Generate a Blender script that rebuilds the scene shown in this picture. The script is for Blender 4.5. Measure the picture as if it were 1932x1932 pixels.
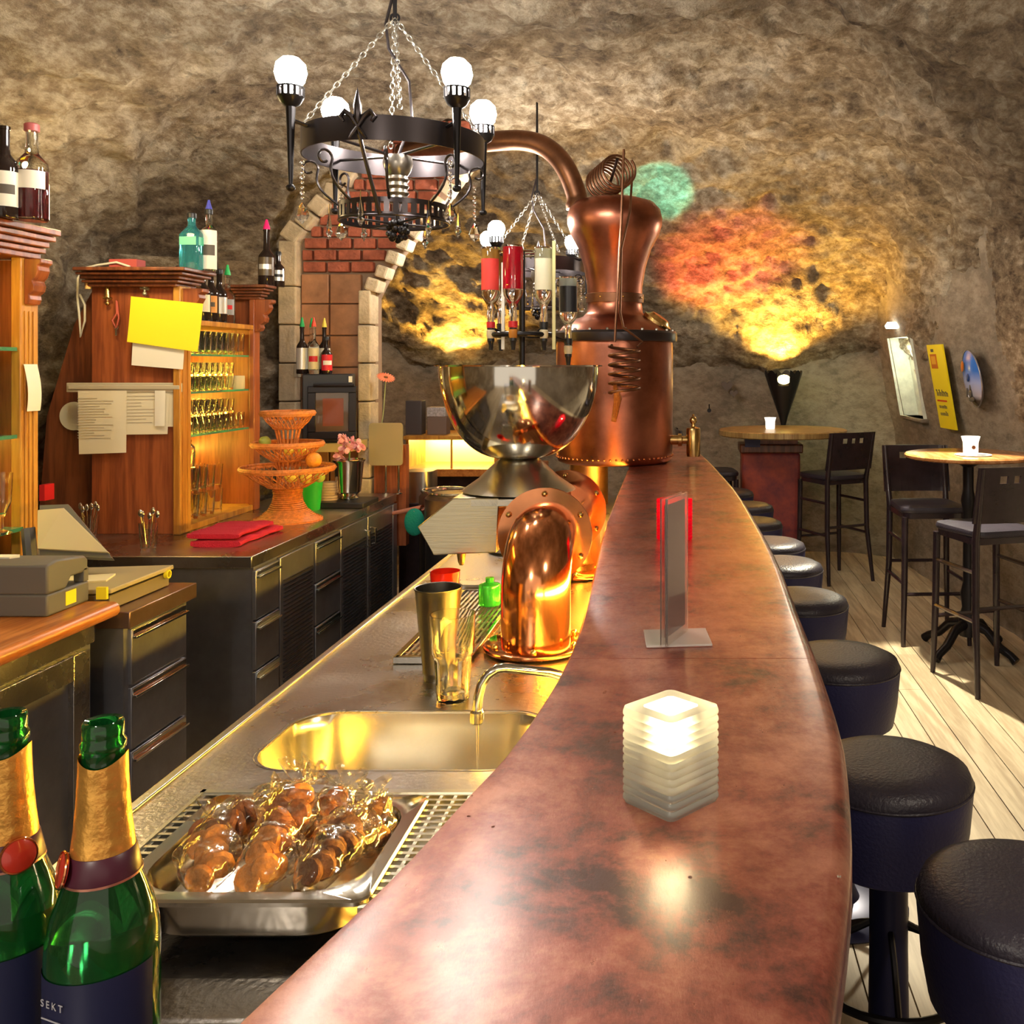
import bpy, math, random
from mathutils import Vector, Matrix, noise
C = bpy.context.scene.collection
PI = math.pi
rnd = random.Random(7)
for o in list(bpy.data.objects):
    bpy.data.objects.remove(o)

# ------------------------------------------------------------------ camera, world, exposure
sc = bpy.context.scene
EYE = 1.62            # eye height
F = 1800.0            # focal length in pixels of the 1932 px frame
cam = bpy.data.cameras.new('camera')
cam.sensor_width = 36.0
cam.lens = F / 1932.0 * 36.0
cam.shift_x = -(1300 - 966) / 1932.0
cam.shift_y = -(966 - 690) / 1932.0
cam.clip_start = 0.05
camo = bpy.data.objects.new('camera', cam)
C.objects.link(camo)
camo.location = (0, 0, EYE)
camo.rotation_euler = (PI / 2, 0, 0)
sc.camera = camo
w = bpy.data.worlds.new('world')
sc.world = w
w.use_nodes = True
w.node_tree.nodes['Background'].inputs[0].default_value = (1.0, 0.86, 0.68, 1)
w.node_tree.nodes['Background'].inputs[1].default_value = 0.55
sc.view_settings.view_transform = 'Standard'
sc.view_settings.look = 'None'
sc.view_settings.gamma = 1
sc.view_settings.use_curve_mapping = False
sc.view_settings.exposure = 0.92

def W(px, py, Y):
    """point of the room at distance Y whose direction was measured on the photograph"""
    return Vector(((px - 1300) * Y / F, Y, EYE - (py - 690) * Y / F))

def light(name, kind, loc, power, col, radius=0.05, aim=None, spot=60, blend=0.5, size=None):
    l = bpy.data.lights.new(name, kind)
    l.energy = power
    l.color = col
    if kind in ('POINT', 'SPOT'):
        l.shadow_soft_size = radius
    if kind == 'SPOT':
        l.spot_size = math.radians(spot)
        l.spot_blend = blend
    if kind == 'AREA' and size:
        l.shape = 'RECTANGLE'
        l.size, l.size_y = size
    o = bpy.data.objects.new(name, l)
    C.objects.link(o)
    o.location = loc
    if aim is not None:
        o.rotation_euler = (Vector(aim) - Vector(loc)).to_track_quat('-Z', 'Y').to_euler()
    return o

# lamps out of view, the coloured spots on the rock, and added fill lights
light('floor_spot', 'SPOT', (1.15, 5.45, 2.4), 300, (1.0, 0.90, 0.66), 0.03, (1.3, 4.3, 0), 60, 0.25)
light('teal_spot', 'SPOT', (0.05, 6.15, 1.9), 110, (0.10, 0.95, 0.72), 0.03, (-0.24, 6.95, 2.93), 25, 0.35)
light('red_spot', 'SPOT', (-0.1, 6.9, 1.3), 190, (1.0, 0.13, 0.04), 0.05, (0.25, 7.5, 2.45), 52, 0.8)
light('green_wall_light', 'SPOT', (1.0, 7.2, 1.9), 7, (0.75, 1.0, 0.45), 0.05, (1.2, 8.3, 1.0), 75, 0.9)
light('hutch_top_uplighter', 'POINT', (-2.30, 3.62, 2.22), 7, (1.0, 0.74, 0.34), 0.08)
light('added_fill_behind', 'POINT', (-0.9, -0.9, 2.5), 50, (1.0, 0.90, 0.76), 0.12)  # added fill light from behind the camera
light('added_fill_right', 'POINT', (1.0, 0.9, 2.3), 22, (1.0, 0.88, 0.72), 0.12)  # added fill light for the near right side
light('added_fill_far', 'POINT', (0.9, 6.0, 2.2), 7, (1.0, 0.88, 0.68), 0.12)  # added fill light for the far end

# ------------------------------------------------------------------ materials
MATS = {}
def node_mat(name):
    m = bpy.data.materials.new(name)
    m.use_nodes = True
    MATS[name] = m
    nt = m.node_tree
    return m, nt, nt.nodes['Principled BSDF']

def mat(name, col, rough=0.5, metal=0.0, var=0.0, vscale=8.0, bump=0.0, bscale=60.0, trans=0.0, ior=1.45,
        emit=None, estr=0.0, stretch=(1, 1, 1), col2=None, coat=0.0, alpha=1.0, rvar=0.0):
    if name in MATS:
        return MATS[name]
    m, nt, b = node_mat(name)
    b.inputs['Base Color'].default_value = (*col, 1)
    b.inputs['Roughness'].default_value = rough
    b.inputs['Metallic'].default_value = metal
    b.inputs['IOR'].default_value = ior
    b.inputs['Transmission Weight'].default_value = trans
    b.inputs['Coat Weight'].default_value = coat
    b.inputs['Alpha'].default_value = alpha
    if emit:
        b.inputs['Emission Color'].default_value = (*emit, 1)
        b.inputs['Emission Strength'].default_value = estr
    if var or bump or rvar:
        tc = nt.nodes.new('ShaderNodeTexCoord')
        mp = nt.nodes.new('ShaderNodeMapping')
        mp.inputs['Scale'].default_value = stretch
        nt.links.new(tc.outputs['Object'], mp.inputs[0])
    if var or rvar:
        n = nt.nodes.new('ShaderNodeTexNoise')
        n.inputs['Scale'].default_value = vscale
        n.inputs['Detail'].default_value = 6
        n.inputs['Roughness'].default_value = 0.65
        nt.links.new(mp.outputs[0], n.inputs['Vector'])
    if var:
        r = nt.nodes.new('ShaderNodeValToRGB')
        c2 = col2 or tuple(max(0, c * (1 - var)) for c in col)
        c1 = tuple(min(1, c * (1 + var * 0.6)) for c in col)
        r.color_ramp.elements[0].position = 0.32
        r.color_ramp.elements[1].position = 0.68
        r.color_ramp.elements[0].color = (*c2, 1)
        r.color_ramp.elements[1].color = (*c1, 1)
        nt.links.new(n.outputs['Fac'], r.inputs[0])
        nt.links.new(r.outputs[0], b.inputs['Base Color'])
    if rvar:
        mr = nt.nodes.new('ShaderNodeMapRange')
        mr.inputs['From Min'].default_value = 0.3
        mr.inputs['From Max'].default_value = 0.7
        mr.inputs['To Min'].default_value = max(0.02, rough - rvar)
        mr.inputs['To Max'].default_value = min(1, rough + rvar)
        nt.links.new(n.outputs['Fac'], mr.inputs['Value'])
        nt.links.new(mr.outputs[0], b.inputs['Roughness'])
    if bump:
        n2 = nt.nodes.new('ShaderNodeTexNoise')
        n2.inputs['Scale'].default_value = bscale
        n2.inputs['Detail'].default_value = 4
        nt.links.new(mp.outputs[0], n2.inputs['Vector'])
        bp = nt.nodes.new('ShaderNodeBump')
        bp.inputs['Strength'].default_value = bump
        bp.inputs['Distance'].default_value = 0.01
        nt.links.new(n2.outputs['Fac'], bp.inputs['Height'])
        nt.links.new(bp.outputs[0], b.inputs['Normal'])
    return m

def rock_mat(name, dark, mid, light_, streak=1.0, bdist=0.06, pit=0.58):
    m, nt, b = node_mat(name)
    b.inputs['Roughness'].default_value = 0.85
    L = nt.links.new
    tc = nt.nodes.new('ShaderNodeTexCoord')
    mp = nt.nodes.new('ShaderNodeMapping')
    mp.inputs['Rotation'].default_value = (0.35, 0.55, 0.3)
    mp.inputs['Scale'].default_value = (1.0, 0.75, 1.6)
    L(tc.outputs['Object'], mp.inputs[0])
    a = nt.nodes.new('ShaderNodeTexNoise')
    a.inputs['Scale'].default_value = 1.3; a.inputs['Detail'].default_value = 12
    a.inputs['Roughness'].default_value = 0.68; a.inputs['Distortion'].default_value = 0.15
    L(mp.outputs[0], a.inputs['Vector'])
    c = nt.nodes.new('ShaderNodeTexNoise')
    c.inputs['Scale'].default_value = 11; c.inputs['Detail'].default_value = 10
    c.inputs['Roughness'].default_value = 0.72; c.inputs['Distortion'].default_value = 0.0
    L(mp.outputs[0], c.inputs['Vector'])
    mx = nt.nodes.new('ShaderNodeMath'); mx.operation = 'MULTIPLY_ADD'
    mx.inputs[1].default_value = 0.46
    L(a.outputs['Fac'], mx.inputs[0])
    mm = nt.nodes.new('ShaderNodeMath'); mm.operation = 'MULTIPLY'; mm.inputs[1].default_value = 0.54 * streak
    L(c.outputs['Fac'], mm.inputs[0]); L(mm.outputs[0], mx.inputs[2])
    r = nt.nodes.new('ShaderNodeValToRGB')
    e = r.color_ramp.elements
    e[0].position = 0.39; e[0].color = (*dark, 1)
    e[1].position = 0.61; e[1].color = (*light_, 1)
    k = e.new(0.49); k.color = (*mid, 1)
    L(mx.outputs[0], r.inputs[0])
    # pits as dark spots in the colour, plus broad darker patches
    pv = nt.nodes.new('ShaderNodeTexVoronoi'); pv.inputs['Scale'].default_value = 7.5; pv.inputs['Randomness'].default_value = 1
    wp = nt.nodes.new('ShaderNodeVectorMath'); wp.operation = 'MULTIPLY_ADD'; wp.inputs[1].default_value = (.35, .35, .35)
    L(c.outputs['Color'], wp.inputs[0]); L(mp.outputs[0], wp.inputs[2]); L(wp.outputs[0], pv.inputs['Vector'])
    pr_ = nt.nodes.new('ShaderNodeMapRange'); pr_.inputs['From Min'].default_value = 0.10; pr_.inputs['From Max'].default_value = 0.34
    pr_.inputs['To Min'].default_value = pit; pr_.inputs['To Max'].default_value = 1.0
    L(pv.outputs['Distance'], pr_.inputs['Value'])
    big = nt.nodes.new('ShaderNodeTexNoise'); big.inputs['Scale'].default_value = 0.75; big.inputs['Detail'].default_value = 5
    L(tc.outputs['Object'], big.inputs['Vector'])
    br = nt.nodes.new('ShaderNodeMapRange'); br.inputs['From Min'].default_value = 0.40; br.inputs['From Max'].default_value = 0.58
    br.inputs['To Min'].default_value = pit + .12; br.inputs['To Max'].default_value = 1.0
    L(big.outputs['Fac'], br.inputs['Value'])
    pm = nt.nodes.new('ShaderNodeMath'); pm.operation = 'MULTIPLY'; L(pr_.outputs[0], pm.inputs[0]); L(br.outputs[0], pm.inputs[1])
    vm = nt.nodes.new('ShaderNodeVectorMath'); vm.operation = 'SCALE'; L(r.outputs[0], vm.inputs[0]); L(pm.outputs[0], vm.inputs['Scale'])
    L(vm.outputs[0], b.inputs['Base Color'])
    v = nt.nodes.new('ShaderNodeTexNoise'); v.inputs['Scale'].default_value = 38
    v.inputs['Detail'].default_value = 6; v.inputs['Roughness'].default_value = 0.7
    L(mp.outputs[0], v.inputs['Vector'])
    ad = nt.nodes.new('ShaderNodeMath'); ad.operation = 'MULTIPLY_ADD'; ad.inputs[1].default_value = 0.35
    L(v.outputs['Fac'], ad.inputs[0]); L(c.outputs['Fac'], ad.inputs[2])
    bp = nt.nodes.new('ShaderNodeBump'); bp.inputs['Strength'].default_value = 1.0
    bp.inputs['Distance'].default_value = bdist * 1.2
    L(ad.outputs[0], bp.inputs['Height']); L(bp.outputs[0], b.inputs['Normal'])
    return m

def film_mat(name, col, fac, bump=1.0, scale=40):
    """thin clear film: transparent with glossy creases"""
    m = bpy.data.materials.new(name); m.use_nodes = True; MATS[name] = m
    nt = m.node_tree; nt.nodes.clear(); L = nt.links.new
    out = nt.nodes.new('ShaderNodeOutputMaterial')
    t = nt.nodes.new('ShaderNodeBsdfTransparent'); t.inputs[0].default_value = (*col, 1)
    g = nt.nodes.new('ShaderNodeBsdfGlossy'); g.inputs['Roughness'].default_value = 0.12
    g.inputs[0].default_value = (1, 1, 1, 1)
    fr = nt.nodes.new('ShaderNodeLayerWeight'); fr.inputs[0].default_value = fac
    mxs = nt.nodes.new('ShaderNodeMixShader')
    tc = nt.nodes.new('ShaderNodeTexCoord')
    n = nt.nodes.new('ShaderNodeTexNoise'); n.inputs['Scale'].default_value = scale
    n.inputs['Detail'].default_value = 2
    L(tc.outputs['Object'], n.inputs['Vector'])
    bp = nt.nodes.new('ShaderNodeBump'); bp.inputs['Strength'].default_value = bump; bp.inputs['Distance'].default_value = 0.02
    L(n.outputs['Fac'], bp.inputs['Height'])
    L(bp.outputs[0], g.inputs['Normal']); L(bp.outputs[0], fr.inputs['Normal'])
    L(fr.outputs['Facing'], mxs.inputs[0]); L(t.outputs[0], mxs.inputs[1]); L(g.outputs[0], mxs.inputs[2])
    L(mxs.outputs[0], out.inputs[0])
    return m

def wood_mat(name, c1, c2, rough=0.35, scale=1.0, stretch=(9, 9, 0.7)):
    m, nt, b = node_mat(name); L = nt.links.new
    b.inputs['Roughness'].default_value = rough
    tc = nt.nodes.new('ShaderNodeTexCoord'); mp = nt.nodes.new('ShaderNodeMapping')
    mp.inputs['Scale'].default_value = tuple(s * scale for s in stretch)
    L(tc.outputs['Object'], mp.inputs[0])
    n = nt.nodes.new('ShaderNodeTexNoise'); n.inputs['Scale'].default_value = 0.7
    n.inputs['Detail'].default_value = 1.5; n.inputs['Distortion'].default_value = 0.5
    L(mp.outputs[0], n.inputs['Vector'])
    wv = nt.nodes.new('ShaderNodeMath'); wv.operation = 'MULTIPLY'; wv.inputs[1].default_value = 34
    L(n.outputs['Fac'], wv.inputs[0])
    sn = nt.nodes.new('ShaderNodeMath'); sn.operation = 'SINE'; L(wv.outputs[0], sn.inputs[0])
    f = nt.nodes.new('ShaderNodeTexNoise'); f.inputs['Scale'].default_value = 10; f.inputs['Detail'].default_value = 5
    L(mp.outputs[0], f.inputs['Vector'])
    a = nt.nodes.new('ShaderNodeMath'); a.operation = 'MULTIPLY_ADD'; a.inputs[1].default_value = 0.16
    L(sn.outputs[0], a.inputs[0]); L(f.outputs['Fac'], a.inputs[2])
    r = nt.nodes.new('ShaderNodeValToRGB')
    r.color_ramp.elements[0].position = 0.3; r.color_ramp.elements[0].color = (*c2, 1)
    r.color_ramp.elements[1].position = 0.7; r.color_ramp.elements[1].color = (*c1, 1)
    L(a.outputs[0], r.inputs[0]); L(r.outputs[0], b.inputs['Base Color'])
    bp = nt.nodes.new('ShaderNodeBump'); bp.inputs['Strength'].default_value = 0.15; bp.inputs['Distance'].default_value = 0.003
    L(a.outputs[0], bp.inputs['Height']); L(bp.outputs[0], b.inputs['Normal'])
    return m

ROCK = rock_mat('cave_rock', (0.12, 0.075, 0.042), (0.40, 0.30, 0.19), (0.88, 0.78, 0.60))
PLASTER = rock_mat('stained_plaster', (0.20, 0.16, 0.115), (0.34, 0.28, 0.21), (0.43, 0.37, 0.285), 0.8, 0.012, 0.78)
STEEL = mat('brushed_steel', (0.45, 0.42, 0.40), 0.30, 1.0, var=0.12, vscale=3, bump=0.12, bscale=90, stretch=(1, 1, 1), rvar=0.10)
STEELF = mat('steel_front', (0.33, 0.33, 0.37), 0.38, 0.9, var=0.25, vscale=4)
STEELB = mat('polished_steel', (0.62, 0.60, 0.56), 0.10, 1.0)
STEELS = mat('satin_steel', (0.55, 0.53, 0.46), 0.28, 1.0, bump=0.04, bscale=160, stretch=(1, 1, 0.05))
COPPER = mat('aged_copper', (0.46, 0.17, 0.105), 0.33, 1.0, var=0.42, vscale=3.2, rvar=0.08, bump=0.05, bscale=9)
COPPERP = mat('polished_copper', (0.72, 0.29, 0.13), 0.14, 1.0, var=0.2, vscale=5)
COPPERD = mat('dark_copper', (0.24, 0.11, 0.06), 0.38, 0.9, var=0.3, vscale=9)
BRASS = mat('brass', (0.62, 0.42, 0.16), 0.25, 1.0, var=0.2, vscale=20)
IRON = mat('black_iron', (0.025, 0.023, 0.026), 0.35, 0.7)
IRONR = mat('dark_gunmetal', (0.07, 0.06, 0.065), 0.30, 0.9)
WOOD = wood_mat('red_brown_oak', (0.36, 0.10, 0.032), (0.20, 0.05, 0.018))
WOODD = wood_mat('dark_oak', (0.20, 0.06, 0.022), (0.10, 0.028, 0.012))
WOODY = wood_mat('golden_yellow_lit_oak', (0.62, 0.30, 0.05), (0.40, 0.16, 0.025))  # also carries the yellow lamp light on the left hutch stile
WOODO = wood_mat('orange_oak_top', (0.58, 0.22, 0.05), (0.36, 0.11, 0.02), 0.3, 1, (9, 0.7, 9))
TABLEW = wood_mat('honey_wood', (0.62, 0.30, 0.12), (0.40, 0.16, 0.05), 0.2, 1, (9, 0.7, 9))
DARKW = mat('black_stained_wood', (0.028, 0.017, 0.022), 0.27, 0.0, var=0.3, vscale=10, coat=0.3)
LEATHER = mat('dark_leatherette', (0.035, 0.030, 0.045), 0.36, 0.0, bump=0.25, bscale=130, var=0.15, vscale=6)
LEATHERB = mat('navy_leatherette', (0.028, 0.028, 0.095), 0.42, 0.0, bump=0.15, bscale=130)
GLASS = mat('clear_glass', (0.97, 0.98, 0.93), 0.02, 0, trans=1.0, ior=1.45)
GLASSG = mat('green_bottle_glass', (0.02, 0.30, 0.07), 0.04, 0, trans=0.92, ior=1.5)
GLASSSH = mat('green_edge_glass', (0.25, 0.75, 0.42), 0.05, 0, trans=0.7)
GLASSK = mat('black_glass', (0.02, 0.012, 0.010), 0.06, 0)
CRYSTAL = mat('crystal', (1, 1, 1), 0.01, 0, trans=1.0, ior=1.6)
WHITE = mat('white_paper', (0.82, 0.80, 0.70), 0.7)
CREAM = mat('cream_label', (0.80, 0.74, 0.55), 0.55)
YELLOWP = mat('yellow_paper', (0.93, 0.78, 0.02), 0.6)
RED = mat('red_plastic', (0.62, 0.02, 0.03), 0.4)
BLACK = mat('black_plastic', (0.018, 0.018, 0.020), 0.38)
GREYP = mat('grey_plastic', (0.12, 0.12, 0.13), 0.45)
BEIGEP = mat('beige_plastic', (0.50, 0.45, 0.33), 0.45)
INK = mat('dark_ink', (0.10, 0.085, 0.07), 0.6)
CLOTH = mat('crimson_cloth', (0.58, 0.015, 0.05), 0.9, bump=0.8, bscale=220)
WICKER = mat('orange_wicker', (0.66, 0.22, 0.05), 0.5, var=0.4, vscale=60)
SANDST = mat('cream_sandstone', (0.62, 0.50, 0.33), 0.8, var=0.28, vscale=9, bump=0.5, bscale=60)
TILE = mat('terracotta_tile', (0.42, 0.20, 0.10), 0.5, var=0.4, vscale=5)
BRICK = mat('red_brick', (0.40, 0.11, 0.06), 0.8, var=0.4, vscale=16, bump=0.7, bscale=50)
MORTAR = mat('mortar', (0.30, 0.20, 0.13), 0.9, var=0.2)

# ------------------------------------------------------------------ mesh helpers
class MB:
    def __init__(s):
        s.v = []; s.f = []
    def add(s, vs, fs, M=None):
        n = len(s.v)
        s.v += [tuple((M @ Vector(v)) if M is not None else v) for v in vs]
        s.f += [tuple(i + n for i in f) for f in fs]
        return s
    def box(s, c, d, rot=None):
        x, y, z = d[0] / 2, d[1] / 2, d[2] / 2
        vs = [(-x, -y, -z), (x, -y, -z), (x, y, -z), (-x, y, -z), (-x, -y, z), (x, -y, z), (x, y, z), (-x, y, z)]
        fs = [(0, 3, 2, 1), (4, 5, 6, 7), (0, 1, 5, 4), (1, 2, 6, 5), (2, 3, 7, 6), (3, 0, 4, 7)]
        M = Matrix.Translation(c)
        if rot is not None:
            M = M @ rot
        return s.add(vs, fs, M)
    def bb(s, a, b):
        return s.box([(a[i] + b[i]) / 2 for i in range(3)], [abs(b[i] - a[i]) for i in range(3)])
    def lathe(s, prof, n=24, M=None, cap=True):
        vs = []; fs = []
        for r, z in prof:
            r = max(r, 1e-4)
            for i in range(n):
                a = 2 * PI * i / n
                vs.append((r * math.cos(a), r * math.sin(a), z))
        k = len(prof)
        for j in range(k - 1):
            for i in range(n):
                i2 = (i + 1) % n
                fs.append((j * n + i, j * n + i2, (j + 1) * n + i2, (j + 1) * n + i))
        if cap:
            fs.append(tuple(reversed(range(n))))
            fs.append(tuple((k - 1) * n + i for i in range(n)))
        return s.add(vs, fs, M)
    def rings(s, rings, cap=True, closed=True):
        vs = []; fs = []; n = len(rings[0])
        for r in rings:
            vs += [tuple(p) for p in r]
        for j in range(len(rings) - 1):
            for i in range(n if closed else n - 1):
                i2 = (i + 1) % n
                fs.append((j * n + i, j * n + i2, (j + 1) * n + i2, (j + 1) * n + i))
        if cap:
            fs.append(tuple(reversed(range(n))))
            fs.append(tuple((len(rings) - 1) * n + i for i in range(n)))
        return s.add(vs, fs)
    def tube(s, path, r, n=8, cap=True):
        path = [Vector(p) for p in path]
        rs = r if isinstance(r, (list, tuple)) else [r] * len(path)
        t0 = (path[1] - path[0]).normalized()
        up = Vector((0, 0, 1)) if abs(t0.z) < 0.9 else Vector((1, 0, 0))
        nrm = t0.cross(up).normalized()
        rg = []
        for i, p in enumerate(path):
            if i == 0: t = path[1] - path[0]
            elif i == len(path) - 1: t = path[-1] - path[-2]
            else: t = path[i + 1] - path[i - 1]
            t.normalize()
            nrm = (nrm - t * nrm.dot(t))
            if nrm.length < 1e-6: nrm = t.orthogonal()
            nrm.normalize()
            b = t.cross(nrm)
            rg.append([p + (nrm * math.cos(2 * PI * k / n) + b * math.sin(2 * PI * k / n)) * rs[i] for k in range(n)])
        return s.rings(rg, cap)
    def prism(s, poly, d0, d1, plane='xy'):
        def m(p, d):
            return {'xy': (p[0], p[1], d), 'xz': (p[0], d, p[1]), 'yz': (d, p[0], p[1])}[plane]
        return s.rings([[m(p, d0) for p in poly], [m(p, d1) for p in poly]])
    def sphere(s, c, r, n=12, k=8, sc_=(1, 1, 1)):
        prof = [(r * math.sin(PI * i / k), -r * math.cos(PI * i / k)) for i in range(k + 1)]
        return s.lathe(prof, n, Matrix.Translation(c) @ Matrix.Diagonal((*sc_, 1)))
    def torus(s, c, R, r, n=24, k=6, M=None):
        pts = [(R * math.cos(2 * PI * i / n), R * math.sin(2 * PI * i / n)) for i in range(n)]
        vs = []; fs = []
        for i in range(n):
            a = 2 * PI * i / n
            for j in range(k):
                b = 2 * PI * j / k
                vs.append(((R + r * math.cos(b)) * math.cos(a), (R + r * math.cos(b)) * math.sin(a), r * math.sin(b)))
        for i in range(n):
            for j in range(k):
                i2 = (i + 1) % n; j2 = (j + 1) % k
                fs.append((i * k + j, i2 * k + j, i2 * k + j2, i * k + j2))
        T = Matrix.Translation(c)
        if M is not None: T = T @ M
        return s.add(vs, fs, T)
    def build(s, name, m, parent=None, smooth=30, bevel=0.0, label=None, cat=None, group=None, kind=None, seg=2):
        me = bpy.data.meshes.new(name)
        vs = s.v
        loc = Vector((0, 0, 0))
        if parent is None and vs:
            xs = [v[0] for v in vs]; ys = [v[1] for v in vs]; zs = [v[2] for v in vs]
            loc = Vector(((min(xs) + max(xs)) / 2, (min(ys) + max(ys)) / 2, min(zs)))
        elif parent is not None:
            p = parent
            while p is not None:
                loc = loc + p.location; p = p.parent
        me.from_pydata([(v[0] - loc.x, v[1] - loc.y, v[2] - loc.z) for v in vs], [], s.f)
        me.validate()
        import bmesh
        bm = bmesh.new(); bm.from_mesh(me)
        bmesh.ops.recalc_face_normals(bm, faces=bm.faces)
        bm.to_mesh(me); bm.free()
        me.materials.append(m)
        if smooth:
            me.polygons.foreach_set('use_smooth', [True] * len(me.polygons))
            me.set_sharp_from_angle(angle=math.radians(smooth))
        o = bpy.data.objects.new(name, me)
        C.objects.link(o)
        if parent is None: o.location = loc
        else: o.parent = parent
        if bevel:
            md = o.modifiers.new('bevel', 'BEVEL'); md.width = bevel; md.segments = seg; md.limit_method = 'ANGLE'
            md.angle_limit = math.radians(50)
        return tag(o, label, cat, group, kind)

def tag(o, label=None, cat=None, group=None, kind=None):
    if label: o['label'] = label
    if cat: o['category'] = cat
    if group: o['group'] = group
    if kind: o['kind'] = kind
    return o

def thing(name, loc, label, cat, group=None, rz=0):
    """Empty at the base of a thing; parts are authored in world axes, rotate afterwards"""
    o = bpy.data.objects.new(name, None)
    o.empty_display_size = 0.1
    C.objects.link(o)
    o.location = loc
    tag(o, label, cat, group)
    return o

KIDS = {}
def dup(o, loc=None, rot=None, label=None, group=None, parent=None, scale=None):
    c = o.copy(); C.objects.link(c)
    if parent is not None: c.parent = parent
    if loc is not None: c.location = loc
    if rot is not None: c.rotation_euler = rot
    if scale is not None: c.scale = scale if isinstance(scale, (tuple, list)) else (scale,) * 3
    if label: c['label'] = label
    if group: c['group'] = group
    for ch in list(o.children):
        dup(ch, parent=c)
    return c

def rr(cx, cy, w_, h_, r, z, n=5):
    """rounded rectangle ring"""
    pts = []
    for qx, qy, a0 in ((1, 1, 0), (-1, 1, PI / 2), (-1, -1, PI), (1, -1, 3 * PI / 2)):
        for i in range(n + 1):
            a = a0 + PI / 2 * i / n
            pts.append((cx + qx * (w_ / 2 - r) + r * math.cos(a), cy + qy * (h_ / 2 - r) + r * math.sin(a), z))
    return pts

def flat_with_holes(outer, holes, z0, z1, fn=None):
    """slab between z0 and z1 with holes, from a filled 2D curve; returns MB"""
    cu = bpy.data.curves.new('tmp', 'CURVE'); cu.dimensions = '2D'; cu.fill_mode = 'BOTH'
    cu.extrude = (z1 - z0) / 2
    for ring in [outer] + holes:
        sp = cu.splines.new('POLY'); sp.points.add(len(ring) - 1)
        for p, q in zip(sp.points, ring): p.co = (q[0], q[1], 0, 1)
        sp.use_cyclic_u = True
    o = bpy.data.objects.new('tmp', cu); C.objects.link(o)
    me = o.to_mesh()
    mb = MB()
    zc = (z0 + z1) / 2
    mb.add([(v.co.x, v.co.y, v.co.z + zc) for v in me.vertices], [tuple(p.vertices) for p in me.polygons])
    o.to_mesh_clear()
    bpy.data.objects.remove(o); bpy.data.curves.remove(cu)
    return mb

def text_mb(txt, size, M, depth=0.0008):
    cu = bpy.data.curves.new('tmp', 'FONT'); cu.body = txt; cu.size = size; cu.extrude = depth
    cu.align_x = 'CENTER'; cu.align_y = 'CENTER'
    o = bpy.data.objects.new('tmp', cu); C.objects.link(o)
    me = o.to_mesh(); mb = MB()
    mb.add([tuple(v.co) for v in me.vertices], [tuple(p.vertices) for p in me.polygons], M)
    o.to_mesh_clear(); bpy.data.objects.remove(o); bpy.data.curves.remove(cu)
    return mb

def lerp_curve(pts, t):
    """Catmull-Rom through pts (sorted by first value), evaluated at first value t"""
    for i in range(len(pts) - 1):
        if t <= pts[i + 1][0] or i == len(pts) - 2:
            p0 = pts[max(i - 1, 0)]; p1 = pts[i]; p2 = pts[i + 1]; p3 = pts[min(i + 2, len(pts) - 1)]
            h = p2[0] - p1[0]
            u = (t - p1[0]) / h
            m1 = (p2[1] - p0[1]) / max(p2[0] - p0[0], 1e-6) * h
            m2 = (p3[1] - p1[1]) / max(p3[0] - p1[0], 1e-6) * h
            return ((2 * u ** 3 - 3 * u ** 2 + 1) * p1[1] + (u ** 3 - 2 * u ** 2 + u) * m1 +
                    (-2 * u ** 3 + 3 * u ** 2) * p2[1] + (u ** 3 - u ** 2) * m2)

def rotz(a): return Matrix.Rotation(a, 4, 'Z')
def rotx(a): return Matrix.Rotation(a, 4, 'X')
def roty(a): return Matrix.Rotation(a, 4, 'Y')
def T(x, y, z): return Matrix.Translation((x, y, z))

# ------------------------------------------------------------------ the cave
def xright(Y): return 1.72 + (8.3 - Y) * 0.092
XL = -2.85
def xleft(Y):
    a = min(1, max(0, (Y - 4.92) / 0.45)); b = min(1, max(0, (6.6 - Y) / 0.5))
    return XL + 0.42 * a * a * (3 - 2 * a) * b
def rock_disp(p, n, amp=1.0):
    a = noise.noise(p * 0.75 + Vector((3.1, 0, 1.7))) * 0.20
    q = Vector((p.x * 1.0, p.y * 0.7, p.z * 1.6))
    b = noise.fractal(q * 1.9, 0.9, 2.0, 4) * 0.075
    c = abs(noise.noise(q * 4.3 + Vector((5, 5, 5)))) * 0.05
    d = noise.fractal(q * 8.0, 0.7, 2.1, 4) * 0.030
    return p + n * ((a + b - c + d) * amp)

def smin(a, b, k):
    h = max(k - abs(a - b), 0) / k
    return min(a, b) - h * h * k * 0.25

def vault_point(t, Y):
    """t 0 (left springing) .. 1 (right springing)"""
    a = t * PI
    cx = -0.45
    lx = cx - xleft(Y); rx = xright(Y) + 0.05 - cx
    c = math.cos(a)
    x = cx - (lx if c > 0 else rx) * c
    q = min(1, max(0, (t - .45) / .5)); q = q * q * (3 - 2 * q)
    zs = 2.0 + (1.55 - 2.0) * q
    z = zs + (3.12 - zs) * math.sin(a) ** (0.85 + .70 * q)
    cap = 1.62 + (8.36 - Y) * 0.95
    z = smin(z, cap, 0.5)
    return Vector((x, Y, z))

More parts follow.
